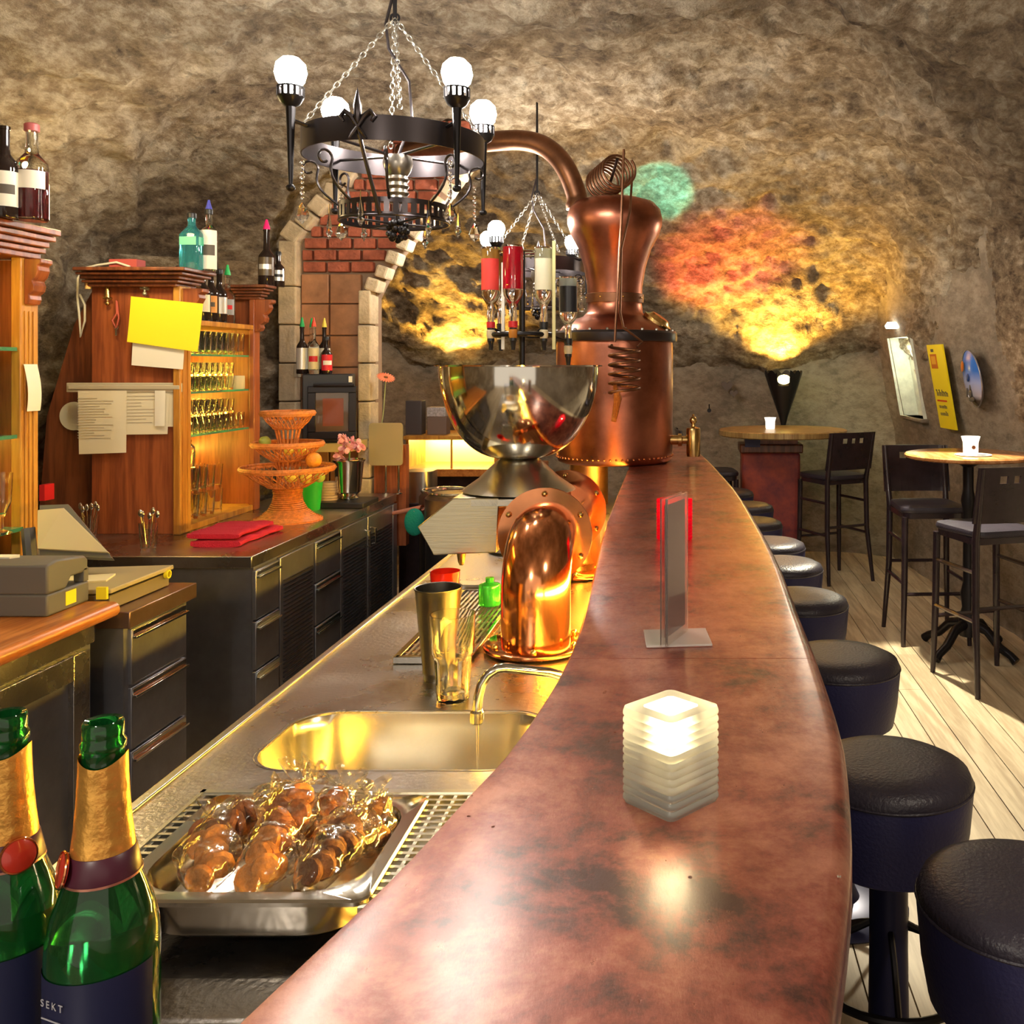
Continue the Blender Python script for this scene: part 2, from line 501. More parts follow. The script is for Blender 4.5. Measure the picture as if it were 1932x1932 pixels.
nu, nv = 240, 420
Y0, Y1 = -2.2, 8.42
grid = []
for j in range(nv + 1):
    Y = Y0 + (Y1 - Y0) * j / nv
    for i in range(nu + 1):
        grid.append(vault_point(i / nu, Y))
def gi(i, j): return j * (nu + 1) + i
out = []
for j in range(nv + 1):
    for i in range(nu + 1):
        a = grid[gi(max(i - 1, 0), j)]; b = grid[gi(min(i + 1, nu), j)]
        c = grid[gi(i, max(j - 1, 0))]; d = grid[gi(i, min(j + 1, nv))]
        n = (b - a).cross(d - c)
        if n.length < 1e-9: n = Vector((0, 0, -1))
        n.normalize()
        if n.z > 0: n = -n
        out.append(rock_disp(grid[gi(i, j)], n))
mb = MB()
mb.add([tuple(p) for p in out], [(gi(i, j), gi(i + 1, j), gi(i + 1, j + 1), gi(i, j + 1)) for j in range(nv) for i in range(nu)])
mb.build('ceiling', ROCK, smooth=180, kind='structure')

# left wall of raw rock
nu2, nv2 = 50, 220
mb = MB(); vs = []
for j in range(nv2 + 1):
    Y = Y0 + (Y1 - Y0) * j / nv2
    for i in range(nu2 + 1):
        z = -0.05 + 2.25 * i / nu2
        vs.append(tuple(rock_disp(Vector((xleft(Y) + 0.02, Y, z)), Vector((1, 0, 0)))))
mb.add(vs, [(j * (nu2 + 1) + i, j * (nu2 + 1) + i + 1, (j + 1) * (nu2 + 1) + i + 1, (j + 1) * (nu2 + 1) + i) for j in range(nv2) for i in range(nu2)])
mb.build('wall_left', ROCK, smooth=180, kind='structure')

# right wall, plastered, leaning in above one metre, with a lit niche
NY0, NY1, NZ0, NZ1 = 7.16, 7.72, 1.22, 1.84
def xwall(Y, z):
    return xright(Y) - max(0, z - 0.95) * 0.17
mb = MB(); vs = []; nz, ny = 66, 260
for j in range(ny + 1):
    Y = Y0 + (8.4 - Y0) * j / ny
    for i in range(nz + 1):
        z = -0.05 + 2.6 * i / nz
        p = Vector((xwall(Y, z), Y, z))
        dd = noise.fractal(p * 1.5, 0.9, 2, 4) * 0.03 + noise.noise(p * 0.8) * 0.03
        if NY0 - .1 < Y < NY1 + .1 and NZ0 - .1 < z < NZ1 + .1: dd *= .3
        vs.append((p.x + dd, Y, z))
fs = []
for j in range(ny):
    for i in range(nz):
        Yc = Y0 + (8.4 - Y0) * (j + .5) / ny; zc = -0.05 + 2.6 * (i + .5) / nz
        if NY0 < Yc < NY1 and NZ0 < zc < NZ1: continue
        fs.append((j * (nz + 1) + i, (j + 1) * (nz + 1) + i, (j + 1) * (nz + 1) + i + 1, j * (nz + 1) + i + 1))
mb.add(vs, fs)
wr = mb.build('wall_right', PLASTER, smooth=180, kind='structure')
wr.data.materials.append(ROCK)
for p_ in wr.data.polygons:
    c_ = p_.center + wr.location
    if c_.y < 5.62 + .25 * noise.noise(Vector((0, 1, c_.z * 3))) + .10 * noise.noise(Vector((3, 1, c_.z * 11))) and c_.z > 1.28 + .1 * noise.noise(Vector((c_.y * 2, 0, 0))):
        p_.material_index = 1
# niche lining
mb = MB()
nd = 0.13
for (ya, za), (yb, zb) in (((NY0, NZ0), (NY1, NZ0)), ((NY1, NZ0), (NY1, NZ1)), ((NY1, NZ1), (NY0, NZ1)), ((NY0, NZ1), (NY0, NZ0))):
    mb.add([(xwall(ya, za) - .02, ya, za), (xwall(yb, zb) - .02, yb, zb), (xwall(yb, zb) + nd, yb, zb), (xwall(ya, za) + nd, ya, za)], [(0, 1, 2, 3)])
mb.add([(xwall(NY0, NZ0) + nd, NY0, NZ0), (xwall(NY1, NZ0) + nd, NY1, NZ0), (xwall(NY1, NZ1) + nd, NY1, NZ1), (xwall(NY0, NZ1) + nd, NY0, NZ1)], [(0, 1, 2, 3)])
mb.build('niche_lining', mat('whitewashed_stone', (0.72, 0.74, 0.62), 0.8, var=0.25, vscale=8, bump=0.8, bscale=12), wr, smooth=0)
mb = MB(); mb.bb((xwall(NY0, NZ0) - .05, NY0 - .03, NZ0 - .03), (xwall(NY0, NZ0) + .3, NY1 + .03, NZ0))
mb.build('niche_sill', PLASTER, wr, bevel=.01)
light('niche_lamp', 'POINT', (xwall(7.5, 1.7) + .04, 7.45, 1.72), 2.2, (0.95, 1.0, 0.72), 0.04)

# far wall, plaster
mb = MB(); vs = []; nx, nz = 130, 50
for j in range(nx + 1):
    x = -3.1 + 5.2 * j / nx
    for i in range(nz + 1):
        z = -0.05 + 2.0 * i / nz
        bulge = max(0, (x - 1.25)) ** 1.6 * 0.9 + max(0, (-2.3 - x)) * .8
        p = Vector((x, 8.32 - bulge, z))
        dd = noise.fractal(p * 1.6, 0.9, 2, 4) * 0.04
        vs.append((x, p.y - dd, z))
mb.add(vs, [(j * (nz + 1) + i, (j + 1) * (nz + 1) + i, (j + 1) * (nz + 1) + i + 1, j * (nz + 1) + i + 1) for j in range(nx) for i in range(nz)])
wb = mb.build('wall_back', PLASTER, smooth=180, kind='structure')
# wall behind the camera stays open: the cellar goes on there

# floor: sub-floor and planks running away from the camera
mb = MB(); mb.bb((-3.3, -2.4, -0.08), (2.9, 8.5, -0.012))
fl = mb.build('floor', mat('subfloor', (0.10, 0.07, 0.05), .9), kind='structure')
PL = [wood_mat('floor_plank_wood_%s' % s, tuple(c * k for c in (0.66, 0.54, 0.36)), tuple(c * k for c in (0.46, 0.35, 0.22)), 0.5, 1, (7, .6, 7)) for s, k in (('pale', 1.0), ('mid', 0.93), ('worn', 0.85))]
x = -3.2; k = 0
while x < 2.6:
    wd = 0.118
    cuts = [-2.3] + sorted(rnd.uniform(-1.5, 8) for _ in range(3 if x > -.1 else 1)) + [8.45]
    for a, b in zip(cuts[:-1], cuts[1:]):
        if b - a < .2: continue
        mb = MB(); mb.bb((x + .0022, a + .001, -0.012), (x + wd - .0022, b - .001, rnd.uniform(-.0012, 0.0)))
        mb.build('plank', PL[rnd.randrange(3)], fl, smooth=0)
    x += wd
# ------------------------------------------------------------------ stone and brick pier
PY = 5.45
def pw(px, py): p = W(px, py, PY); return (p.x, p.z)
pier = MB()
pier.prism([(-2.36, .0), (-1.80, .0), pw(703, 560), pw(735, 495), pw(790, 430), pw(830, 385), pw(885, 310), pw(900, 200), pw(640, 200), pw(660, 330), pw(590, 400), pw(545, 445), (-2.36, 2.35)], PY + .045, PY + .16, 'xz')
pr = pier.build('wall_brick_pier', MORTAR, kind='structure', smooth=0)
# bricks, course by course
def boundL(y): return lerp_curve([(240, 700), (310, 684), (375, 640), (405, 604), (465, 566), (520, 566)], y)
def boundR(y): return lerp_curve([(240, 900), (310, 868), (385, 818), (432, 776), (480, 738), (520, 700)], y)
row = 0; y = 514
while y > 245:
    yc = y - 11
    xl = boundL(yc) + 4; xr = boundR(yc) - 2
    xx = xl - (23 if row % 2 else 0)
    while xx < xr - 8:
        a = max(xx, xl); b = min(xx + 44, xr)
        if b - a > 7:
            (x0, z0) = pw(a + 1.6, y - 1.6); (x1, z1) = pw(b - 1.6, y - 20.5)
            j = rnd.uniform(0, .014)
            m_ = MB().bb((x0, PY + .012 - j, z0), (x1, PY + .06, z1))
            m_.build('brick', BRICK, pr, smooth=0, bevel=.004, seg=1)
        xx += 46
    y -= 22.2; row += 1
# cream quoin stones climbing on both sides
for (px, py, sz) in ((806, 412, 26), (786, 438, 26), (764, 461, 25), (744, 487, 26), (724, 514, 25), (706, 538, 27), (826, 384, 26), (846, 356, 27), (868, 325, 27),
                     (605, 389, 34), (581, 415, 34), (556, 440, 38), (632, 364, 34), (655, 334, 34), (680, 306, 34)):
    x_, z_ = pw(px, py); h = sz * PY / F
    R = Matrix.Rotation(rnd.uniform(.2, .7), 4, 'Y')
    MB().box((x_, PY + .02, z_), (h * .92, .14, h * .92), R).build('stone', SANDST, pr, smooth=0, bevel=.012)
# left and right stone columns
for (xa, xb, ytop, step) in ((532, 565, 455, 72), (681, 704, 548, 72)):
    yy = 541 if xa == 532 else 633
    cuts = [ytop] + [v for v in (541, 613, 685, 757, 829, 901, 973) if v > ytop + 25]
    for a, b in zip(cuts[:-1], cuts[1:]):
        x0, z0 = pw(xa + rnd.uniform(-1, 1), b - 1); x1, z1 = pw(xb, a + 1)
        MB().bb((x0, PY - .05, max(z0, .3)), (x1, PY + .1, z1)).build('stone', SANDST, pr, smooth=0, bevel=.008)
# terracotta tiles between the columns
ty = [516, 573, 633, 693, 753, 813, 873, 933]
for a, b in zip(ty[:-1], ty[1:]):
    for c0, c1 in ((566, 619), (620.5, 680)):
        x0, z0 = pw(c0 + .8, b - 1); x1, z1 = pw(c1 - .8, a + 1)
        MB().bb((x0, PY + .01, z0), (x1, PY + .05, z1)).build('tile', TILE, pr, smooth=0, bevel=.004, seg=1)

# ------------------------------------------------------------------ serpentine bar
TOPZ = 1.12
OUT = [(-.6, -.22), (-.1, -.08), (.35, .02), (.725, .109), (.94, .160), (1.111, .188), (1.304, .21), (1.636, .222), (1.957, .226), (2.4, .232), (2.903, .226), (3.75, .198), (4.5, .150), (5.29, .088), (6.1, 0.0)]
INN = [(-.6, -.75), (-.1, -.60), (.35, -.44), (.725, -.346), (.928, -.294), (1.111, -.259), (1.233, -.236), (1.5, -.212), (1.765, -.207), (2.143, -.222), (2.9, -.258), (3.6, -.276), (4.74, -.30), (5.4, -.33), (6.1, -.40)]
def bar_x(Y): return lerp_curve(INN, Y), lerp_curve(OUT, Y)
BARM = None
def bar_material():
    m, nt, b = node_mat('worn_copper_sheet'); L = nt.links.new
    tc = nt.nodes.new('ShaderNodeTexCoord'); mp = nt.nodes.new('ShaderNodeMapping')
    L(tc.outputs['Object'], mp.inputs[0])
    n = nt.nodes.new('ShaderNodeTexNoise'); n.inputs['Scale'].default_value = 5.5; n.inputs['Detail'].default_value = 12; n.inputs['Roughness'].default_value = .74; n.inputs['Distortion'].default_value = .15
    L(mp.outputs[0], n.inputs['Vector'])
    r = nt.nodes.new('ShaderNodeValToRGB'); e = r.color_ramp.elements
    e[0].position = .38; e[0].color = (.07, .022, .018, 1); e[1].position = .62; e[1].color = (.52, .20, .125, 1)
    k = e.new(.5); k.color = (.33, .080, .052, 1)
    L(n.outputs['Fac'], r.inputs[0]); L(r.outputs[0], b.inputs['Base Color'])
    b.inputs['Metallic'].default_value = .55; b.inputs['Coat Weight'].default_value = .9; b.inputs['Coat Roughness'].default_value = .24
    # fine scratches
    mp2 = nt.nodes.new('ShaderNodeMapping'); mp2.inputs['Scale'].default_value = (14, 5, 1); mp2.inputs['Rotation'].default_value = (0, 0, .9)
    L(tc.outputs['Object'], mp2.inputs[0])
    s_ = nt.nodes.new('ShaderNodeTexNoise'); s_.inputs['Scale'].default_value = 4; s_.inputs['Detail'].default_value = 8; s_.inputs['Roughness'].default_value = .7
    L(mp2.outputs[0], s_.inputs['Vector'])
    mr = nt.nodes.new('ShaderNodeMapRange'); mr.inputs['From Min'].default_value = .3; mr.inputs['From Max'].default_value = .7
    mr.inputs['To Min'].default_value = .26; mr.inputs['To Max'].default_value = .50
    L(s_.outputs['Fac'], mr.inputs['Value']); L(mr.outputs[0], b.inputs['Roughness'])
    bp = nt.nodes.new('ShaderNodeBump'); bp.inputs['Strength'].default_value = .35; bp.inputs['Distance'].default_value = .0022
    L(s_.outputs['Fac'], bp.inputs['Height']); L(bp.outputs[0], b.inputs['Normal'])
    return m
BARM = bar_material()
bar = thing('bar_counter', (0, 3.0, 0), 'long curving bar counter clad in worn mottled copper with a rounded guest edge', 'bar counter')
def bar_section(Y, th=.05):
    xi, xo = bar_x(Y)
    pts = [(xi, TOPZ - th), (xi, TOPZ - .006), (xi + .004, TOPZ - .001), (xi + .012, TOPZ)]
    nn = 8
    for k in range(1, nn): pts.append((xi + (xo - xi) * k / nn, TOPZ))
    R = .022
    for k in range(7):
        a = PI / 2 - PI / 2 * k / 6
        pts.append((xo - R + R * math.cos(a), TOPZ - R + R * math.sin(a)))
    pts.append((xo, TOPZ - th))
    return [(p[0], Y, p[1]) for p in pts]
for (ya, yb) in ((-.6, 1.629), (1.631, 6.1)):
    n = int((yb - ya) / .05)
    MB().rings([bar_section(ya + (yb - ya) * i / n) for i in range(n + 1)]).build('copper_sheet', BARM, bar, smooth=40)
# guest-side front, set back, and bartender-side back
def strip(offa, offb, z0, z1, side, ya=-.6, yb=6.1):
    rg = []
    n = 60
    for i in range(n + 1):
        Y = ya + (yb - ya) * i / n
        xi, xo = bar_x(Y)
        x0, x1 = (xo - offa, xo - offb) if side == 'o' else (xi + offa, xi + offb)
        rg.append([(x0, Y, z0), (x1, Y, z0), (x1, Y, z1), (x0, Y, z1)])
    return MB().rings(rg)
strip(.13, .10, 0.0, TOPZ - .05, 'o').build('front_panel', DARKW, bar, smooth=30)
strip(.05, .09, 0.0, TOPZ - .05, 'i').build('back_panel', STEELF, bar, smooth=30)
strip(.02, .05, TOPZ - .085, TOPZ - .05, 'o').build('edge_rail', COPPERD, bar, smooth=30)

# yellow strip lamps under the bartender-side edge
YEL = mat('yellow_lamp', (1, .7, .1), .5, emit=(1.0, .60, .07), estr=150)
for k, (ya, yb) in enumerate(((1.25, 2.05), (2.15, 2.95), (3.05, 3.85), (3.95, 4.75))):
    t = thing('strip_lamp', ((-.2), (ya + yb) / 2, TOPZ - .09), ['yellow strip lamp under the bar edge above the sink tap', 'yellow strip lamp under the bar edge beside the near copper elbow',
               'yellow strip lamp under the bar edge beside the far copper elbow', 'yellow strip lamp under the bar edge below the copper still'][k], 'lamp', 'strip lamps under the bar edge')
    x0 = bar_x(ya)[0] + .032; x1 = bar_x(yb)[0] + .032
    MB().tube([(x0, ya, TOPZ - .07), (x1, yb, TOPZ - .07)], .010, 10).build('lamp_tube', YEL, t)
    MB().tube([(x0 + .016, ya - .01, TOPZ - .062), (x1 + .016, yb + .01, TOPZ - .062)], .010, 4).build('lamp_holder', GREYP, t)

# ------------------------------------------------------------------ bartender's steel sink counter
CZ = .90
sink_c = thing('sink_counter', (-.5, 2.8, 0), 'long brushed steel bar counter with inset sink, below the copper bar', 'counter')
SX0, SX1, SY0, SY1 = -.80, -.285, 1.70, 1.985
outer = [(-.9, 1.62)] + [(bar_x(1.62 + 3.68 * i / 30)[0] + .046, 1.62 + 3.68 * i / 30) for i in range(31)] + [(-.9, 5.3)]
hole = [(p[0], p[1]) for p in rr((SX0 + SX1) / 2, (SY0 + SY1) / 2, SX1 - SX0, SY1 - SY0, .085, 0, 8)]
flat_with_holes(outer, [hole], CZ - .03, CZ).build('worktop', STEEL, sink_c, smooth=20)
# tray-like surround of the grate
MB().bb((-.9, 1.24, CZ - .03), (-.825, 1.62, CZ)).build('worktop_side', STEEL, sink_c, smooth=0)
MB().bb((-.205, 1.24, CZ - .03), (-.19, 1.62, CZ)).build('worktop_side', STEEL, sink_c, smooth=0)
MB().bb((-.912, 1.24, CZ - .045), (-.893, 5.3, CZ + .006)).build('edge_rim', STEELS, sink_c, bevel=.003)
MB().bb((-.828, 1.24, CZ - .10), (-.205, 1.63, CZ - .095)).build('grate_tray', STEEL, sink_c)
# basin
rg = []
cx, cy = (SX0 + SX1) / 2, (SY0 + SY1) / 2
for dz, ins, r in ((.001, -.006, .09), (-.004, 0, .085), (-.03, .004, .085), (-.16, .012, .08), (-.185, .03, .07), (-.19, .06, .06)):
    rg.append(rr(cx, cy, SX1 - SX0 - 2 * ins, SY1 - SY0 - 2 * ins, r, CZ + dz, 8))
m_ = MB().rings(rg, cap=False); n = len(rg[0]); m_.f.append(tuple(range(len(m_.v) - n, len(m_.v))))
m_.build('sink_basin', mat('basin_steel', (.66, .62, .52), .22, 1.0, var=.08, vscale=3), sink_c, smooth=40)
MB().lathe([(.03, 0), (.028, .004), (.01, .003)], 20, T(cx, cy, CZ - .19)).build('drain', STEELB, sink_c)
# body below
MB().bb((-.86, 1.66, .08), (-.84, 5.28, .86)).build('cabinet_front', STEELF, sink_c)
MB().bb((-.84, 5.26, .08), (-.29, 5.28, .86)).build('cabinet_end', STEELF, sink_c)
# lower shelf in front of the pan
MB().bb((-.93, 1.17, .800), (-.21, 1.26, .812)).bb((-.93, 1.16, .765), (-.215, 1.17, .812)).build('front_ledge', STEEL, sink_c, bevel=.002)
MB().bb((-.90, 1.19, .1), (-.22, 1.21, .765)).bb((-.90, 1.21, .1), (-.88, 1.66, .86)).build('front_panel', mat('dark_steel_panel', (.07, .06, .06), .35, .8, var=.2), sink_c)
# grate
gr = MB()
for i in range(27):
    x_ = -.815 + i * .0235
    if -.785 < x_ < -.436: gr.bb((x_ - .0028, 1.58, CZ - .012), (x_ + .0028, 1.61, CZ - .003))
    else: gr.bb((x_ - .0028, 1.275, CZ - .012), (x_ + .0028, 1.61, CZ - .003))
for j in range(18):
    y_ = 1.278 + j * .0192
    if y_ < 1.58: gr.bb((-.820, y_ - .0035, CZ - .010), (-.780, y_ + .0035, CZ - .001)).bb((-.440, y_ - .0035, CZ - .010), (-.205, y_ + .0035, CZ - .001))
    else: gr.bb((-.820, y_ - .0035, CZ - .010), (-.205, y_ + .0035, CZ - .001))
gr.bb((-.44, 1.265, CZ - .014), (-.205, 1.275, CZ + .001)); gr.bb((-.825, 1.608, CZ - .014), (-.205, 1.62, CZ + .001))
gr.bb((-.825, 1.265, CZ - .014), (-.818, 1.62, CZ + .001))
gr.build('drip_grate', STEELS, smooth=0, label='perforated steel drip grate around the pan of wrapped snacks', cat='grate', kind=None)

# gastronorm pan
pan = thing('steel_pan', (-.61, 1.42, CZ), 'rectangular stainless pan with wide rim full of cellophane bags', 'pan')
PX0, PX1, PY0_, PY1_ = -.790, -.430, 1.272, 1.588
pcx, pcy = (PX0 + PX1) / 2, (PY0_ + PY1_) / 2
pwid, pdep = PX1 - PX0, PY1_ - PY0_
rg = [rr(pcx, pcy, pwid, pdep, .022, CZ - .002, 6), rr(pcx, pcy, pwid + .002, pdep + .002, .022, CZ + .004, 6), rr(pcx, pcy, pwid - .004, pdep - .004, .022, CZ + .007, 6), rr(pcx, pcy, pwid - .045, pdep - .045, .075, CZ + .006, 6),
      rr(pcx, pcy, pwid - .052, pdep - .052, .075, CZ - .004, 6), rr(pcx, pcy, pwid - .06, pdep - .06, .07, CZ - .055, 6), rr(pcx, pcy, pwid - .09, pdep - .09, .06, CZ - .066, 6)]
m_ = MB().rings(rg, cap=False); n = len(rg[0]); m_.f.append(tuple(range(len(m_.v) - n, len(m_.v))))
rg = [rr(pcx, pcy, pwid, pdep, .022, CZ - .002, 6), rr(pcx, pcy, pwid - .045, pdep - .045, .07, CZ - .003, 6), rr(pcx, pcy, pwid - .058, pdep - .058, .07, CZ - .057, 6), rr(pcx, pcy, pwid - .09, pdep - .09, .06, CZ - .069, 6)]
m2 = MB().rings(rg, cap=False); m2.f.append(tuple(range(len(m2.v) - n, len(m2.v))))
m_.add(m2.v, m2.f)
m_.build('pan_body', mat('pan_steel', (.60, .58, .53), .16, 1.0), pan, smooth=40)

# cellophane bags
FILM = film_mat('clear_film', (.98, .96, .92), .38, .8, 26)
COOK = [mat('cookie_brown', (.36, .13, .045), .8, var=.6, vscale=28, bump=.8, bscale=40), mat('cookie_orange', (.62, .26, .07), .7, var=.55, vscale=25, bump=.8, bscale=40), mat('cookie_dark', (.16, .07, .04), .8, var=.5, vscale=28, bump=.8, bscale=40)]
def bag(x, y, z, ax, tilt, mi, sc_, label):
    t = thing('snack_bag', (0, 0, 0), label, 'snack bag', 'cellophane snack bags in the pan')
    # lumpy filling
    r0 = random.Random(mi * 31 + int(x * 1000))
    off = Vector((r0.uniform(0, 50), r0.uniform(0, 50), 0))
    def lump(m_, R, L_, amp, taper, seed):
        rg = []
        nn = 22; kk = 26
        for j in range(nn + 1):
            u = j / nn
            if u < .62: rad = R * (math.sin(PI * min(1, u / .62 * .5 + .02)) ** .55)
            else: rad = R * (1 - (u - .62) / .30) if u < .86 else 0
            if taper: rad = max(rad, R * .10 + (max(0, u - .86) * R * 5.5))
            else: rad = max(rad, 0.0008)
            ring = []
            for k in range(kk):
                a = 2 * PI * k / kk
                p = Vector((math.cos(a) * rad * 1.12, L_ * (u - .5), math.sin(a) * rad * .78))
                nn_ = noise.noise(p * (34 if taper else 40) + off + Vector((seed, 0, 0)))
                f = 1 + amp * nn_ + (amp * .9 * math.sin(k * 5.0 + seed) if u > .8 and taper else 0)
                ring.append((p.x * f, p.y + amp * .006 * nn_, p.z * f))
            rg.append(ring)
        m_.rings(rg)
    fl_ = MB(); lump(fl_, .038, .155, .38, True, 0)
    fl_.build('film_wrapper', FILM, t, smooth=28)
    ck = MB()
    for q in range(7):
        c_ = Vector((r0.uniform(-.018, .018), -.045 + q * .011, r0.uniform(-.008, .010)))
        ck.lathe([(.0, -.006), (.019, -.0055), (.021, 0), (.018, .005), (.0, .0065)], 10, T(*c_) @ rotx(r0.uniform(.6, 1.5)) @ rotz(r0.uniform(0, 3)) @ roty(r0.uniform(-.5, .5)))
    ck.build('cookies', COOK[mi], t, smooth=40)
    MB().torus((0, .049, 0), .006, .0022, 12, 5, rotx(PI / 2)).build('tie', mat('gold_tie', (.85, .62, .15), .25, 1.0), t)
    t.location = (x, y, z); t.rotation_euler = (tilt, 0, ax); t.scale = (sc_,) * 3
for b_ in ((-.692, 1.378, CZ + .020, .30, .30, 1, 1.0, 'bag of pale orange biscuits with a splayed frilly neck, left front of the pan'),
           (-.60, 1.375, CZ + .022, -.05, .35, 1, 1.0, 'bag of orange biscuits tied upright, front middle of the pan'),
           (-.518, 1.378, CZ + .018, -.25, .30, 2, .95, 'bag of dark biscuits in clear film, front right of the pan'),
           (-.69, 1.45, CZ + .030, -.75, .25, 0, 1.0, 'bag of brown biscuits pointing right, left middle of the pan'),
           (-.605, 1.435, CZ + .046, .15, .35, 0, 1.05, 'topmost bag with a large crumpled film bow, centre of the pan'),
           (-.510, 1.435, CZ + .022, .2, .25, 2, .95, 'bag of dark chocolate biscuits, right middle of the pan'),
           (-.655, 1.51, CZ + .020, -.55, .38, 1, 1.1, 'long bag of golden biscuits leaning over the back rim of the pan'),
           (-.57, 1.515, CZ + .012, -.15, .30, 0, .95, 'bag of brown biscuits with twisted neck, back middle of the pan'),
           (-.50, 1.50, CZ + .004, .3, .30, 2, .9, 'small bag with a curled film knot, back right of the pan')):
    bag(*b_)

# tap and running water
tap = thing('water_tap', (-.30, 1.86, CZ), 'chromed swivel tap arching over the sink with water running', 'tap')
path = [(-.265, 1.90, .97), (-.29, 1.895, 1.012), (-.36, 1.87, 1.028)]
arc = [(-.36, 1.87, 1.028), (-.375, 1.865, 1.028), (-.392, 1.86, 1.018), (-.404, 1.857, 1.0), (-.410, 1.855, .975), (-.412, 1.855, .955), (-.412, 1.855, .94)]
MB().tube([(-.20, 1.93, .975), (-.28, 1.905, 1.008)] + arc, .0095, 12).build('spout', STEELB, tap, smooth=60)
MB().lathe([(.0115, 0), (.0135, .003), (.0135, .022), (.0105, .026)], 16, T(-.412, 1.855, .925)).build('aerator', STEELB, tap)
MB().lathe([(.024, 0), (.024, .012), (.018, .02), (.018, .07), (.012, .085)], 16, T(-.20, 1.94, CZ)).build('tap_body', STEELB, tap)
for (x_, y_) in ((-.275, 1.79), (-.245, 1.70)):
    MB().lathe([(.012, 0), (.012, .03), (.02, .034), (.02, .046), (.006, .052)], 6, T(x_ + .03, y_, .905) @ roty(-.4)).build('tap_knob', STEELB, tap, smooth=20)
MB().tube([(-.412, 1.855, .926), (-.411, 1.854, .85), (-.412, 1.854, .72)], [.0035, .0022, .0030], 8).build('water_stream', GLASS, label='thin stream of water falling from the tap into the sink', cat='water', smooth=60, kind='stuff')

# ------------------------------------------------------------------ shaker and tall glass
sh = thing('shaker_tin', (-.578, 2.2, CZ), 'tall dark steel cocktail shaker tin behind the ribbed glass', 'shaker')
MB().lathe([(.034, 0), (.034, .012), (.036, .014), (.036, .02), (.0355, .022), (.053, .205), (.0545, .207), (.0545, .210), (.051, .209), (.034, .02), (.0, .018)], 32, T(-.578, 2.2, CZ), cap=False).build('tin_body', mat('shaker_steel', (.20, .185, .15), .30, .95, var=.2, vscale=7), sh, smooth=50)
MB().lathe([(.0, .0), (.034, .0), (.034, .001)], 32, T(-.578, 2.2, CZ), cap=False).build('tin_base', STEELB, sh)
def facet_glass(name, label, cat, M, h=.185, r=.048, rb=.036, mat_=None, group=None, seg=40):
    m_ = MB(); n = seg
    prof_o = [(rb * .92, 0), (rb, .004), (rb, h * .02)]
    rg = []
    for (rad, z, fac) in ((rb * .9, 0, 0), (rb, .004, 1), (rb * 1.05, h * .25, 1), (r * .86, h * .48, 1), (r * .90, h * .54, .3), (r * .94, h * .56, 0), (r, h, 0), (r * .965, h, 0), (r * .90, h * .57, 0), (rb * .88, h * .46, 0), (rb * .8, h * .10, 0), (rb * .3, h * .085, 0), (.0005, h * .085, 0)):
        rg.append([((rad * (1 - .055 * fac * abs(math.sin(5 * 2 * PI * k / n)))) * math.cos(2 * PI * k / n), (rad * (1 - .055 * fac * abs(math.sin(5 * 2 * PI * k / n)))) * math.sin(2 * PI * k / n), z) for k in range(n)])
    m_.rings([[tuple(M @ Vector(p)) for p in r_] for r_ in rg])
    return m_.build(name, mat_ or GLASS, smooth=45, label=label, cat=cat, group=group)
facet_glass('tall_glass', 'tall ribbed clear glass tumbler glowing yellow beside the steel tap', 'glass', T(-.510, 2.06, CZ))

# drip tray with slats
dt = thing('drip_tray', (-.55, 2.65, CZ), 'slatted steel drip tray under the beer tap housing', 'drip tray')
m_ = MB()
CT = CZ + .0006
m_.bb((-.705, 2.31, CT), (-.53, 3.0, CZ + .004))
for (a, b) in (((-.71, 2.30, CT), (-.53, 2.315, CZ + .018)), ((-.71, 2.99, CT), (-.53, 3.0, CZ + .018)), ((-.715, 2.30, CT), (-.70, 3.0, CZ + .018)), ((-.535, 2.30, CT), (-.525, 3.0, CZ + .018))):
    m_.bb(a, b)
m_.build('tray_rim', STEELB, dt, bevel=.003)
sl = MB()
for i in range(12): sl.bb((-.693 + i * .0142, 2.32, CZ + .008), (-.687 + i * .0142, 2.985, CZ + .014))
for j in range(9): sl.bb((-.70, 2.36 + j * .07, CZ + .006), (-.535, 2.366 + j * .07, CZ + .010))
sl.build('slat_grid', STEELS, dt, smooth=0)

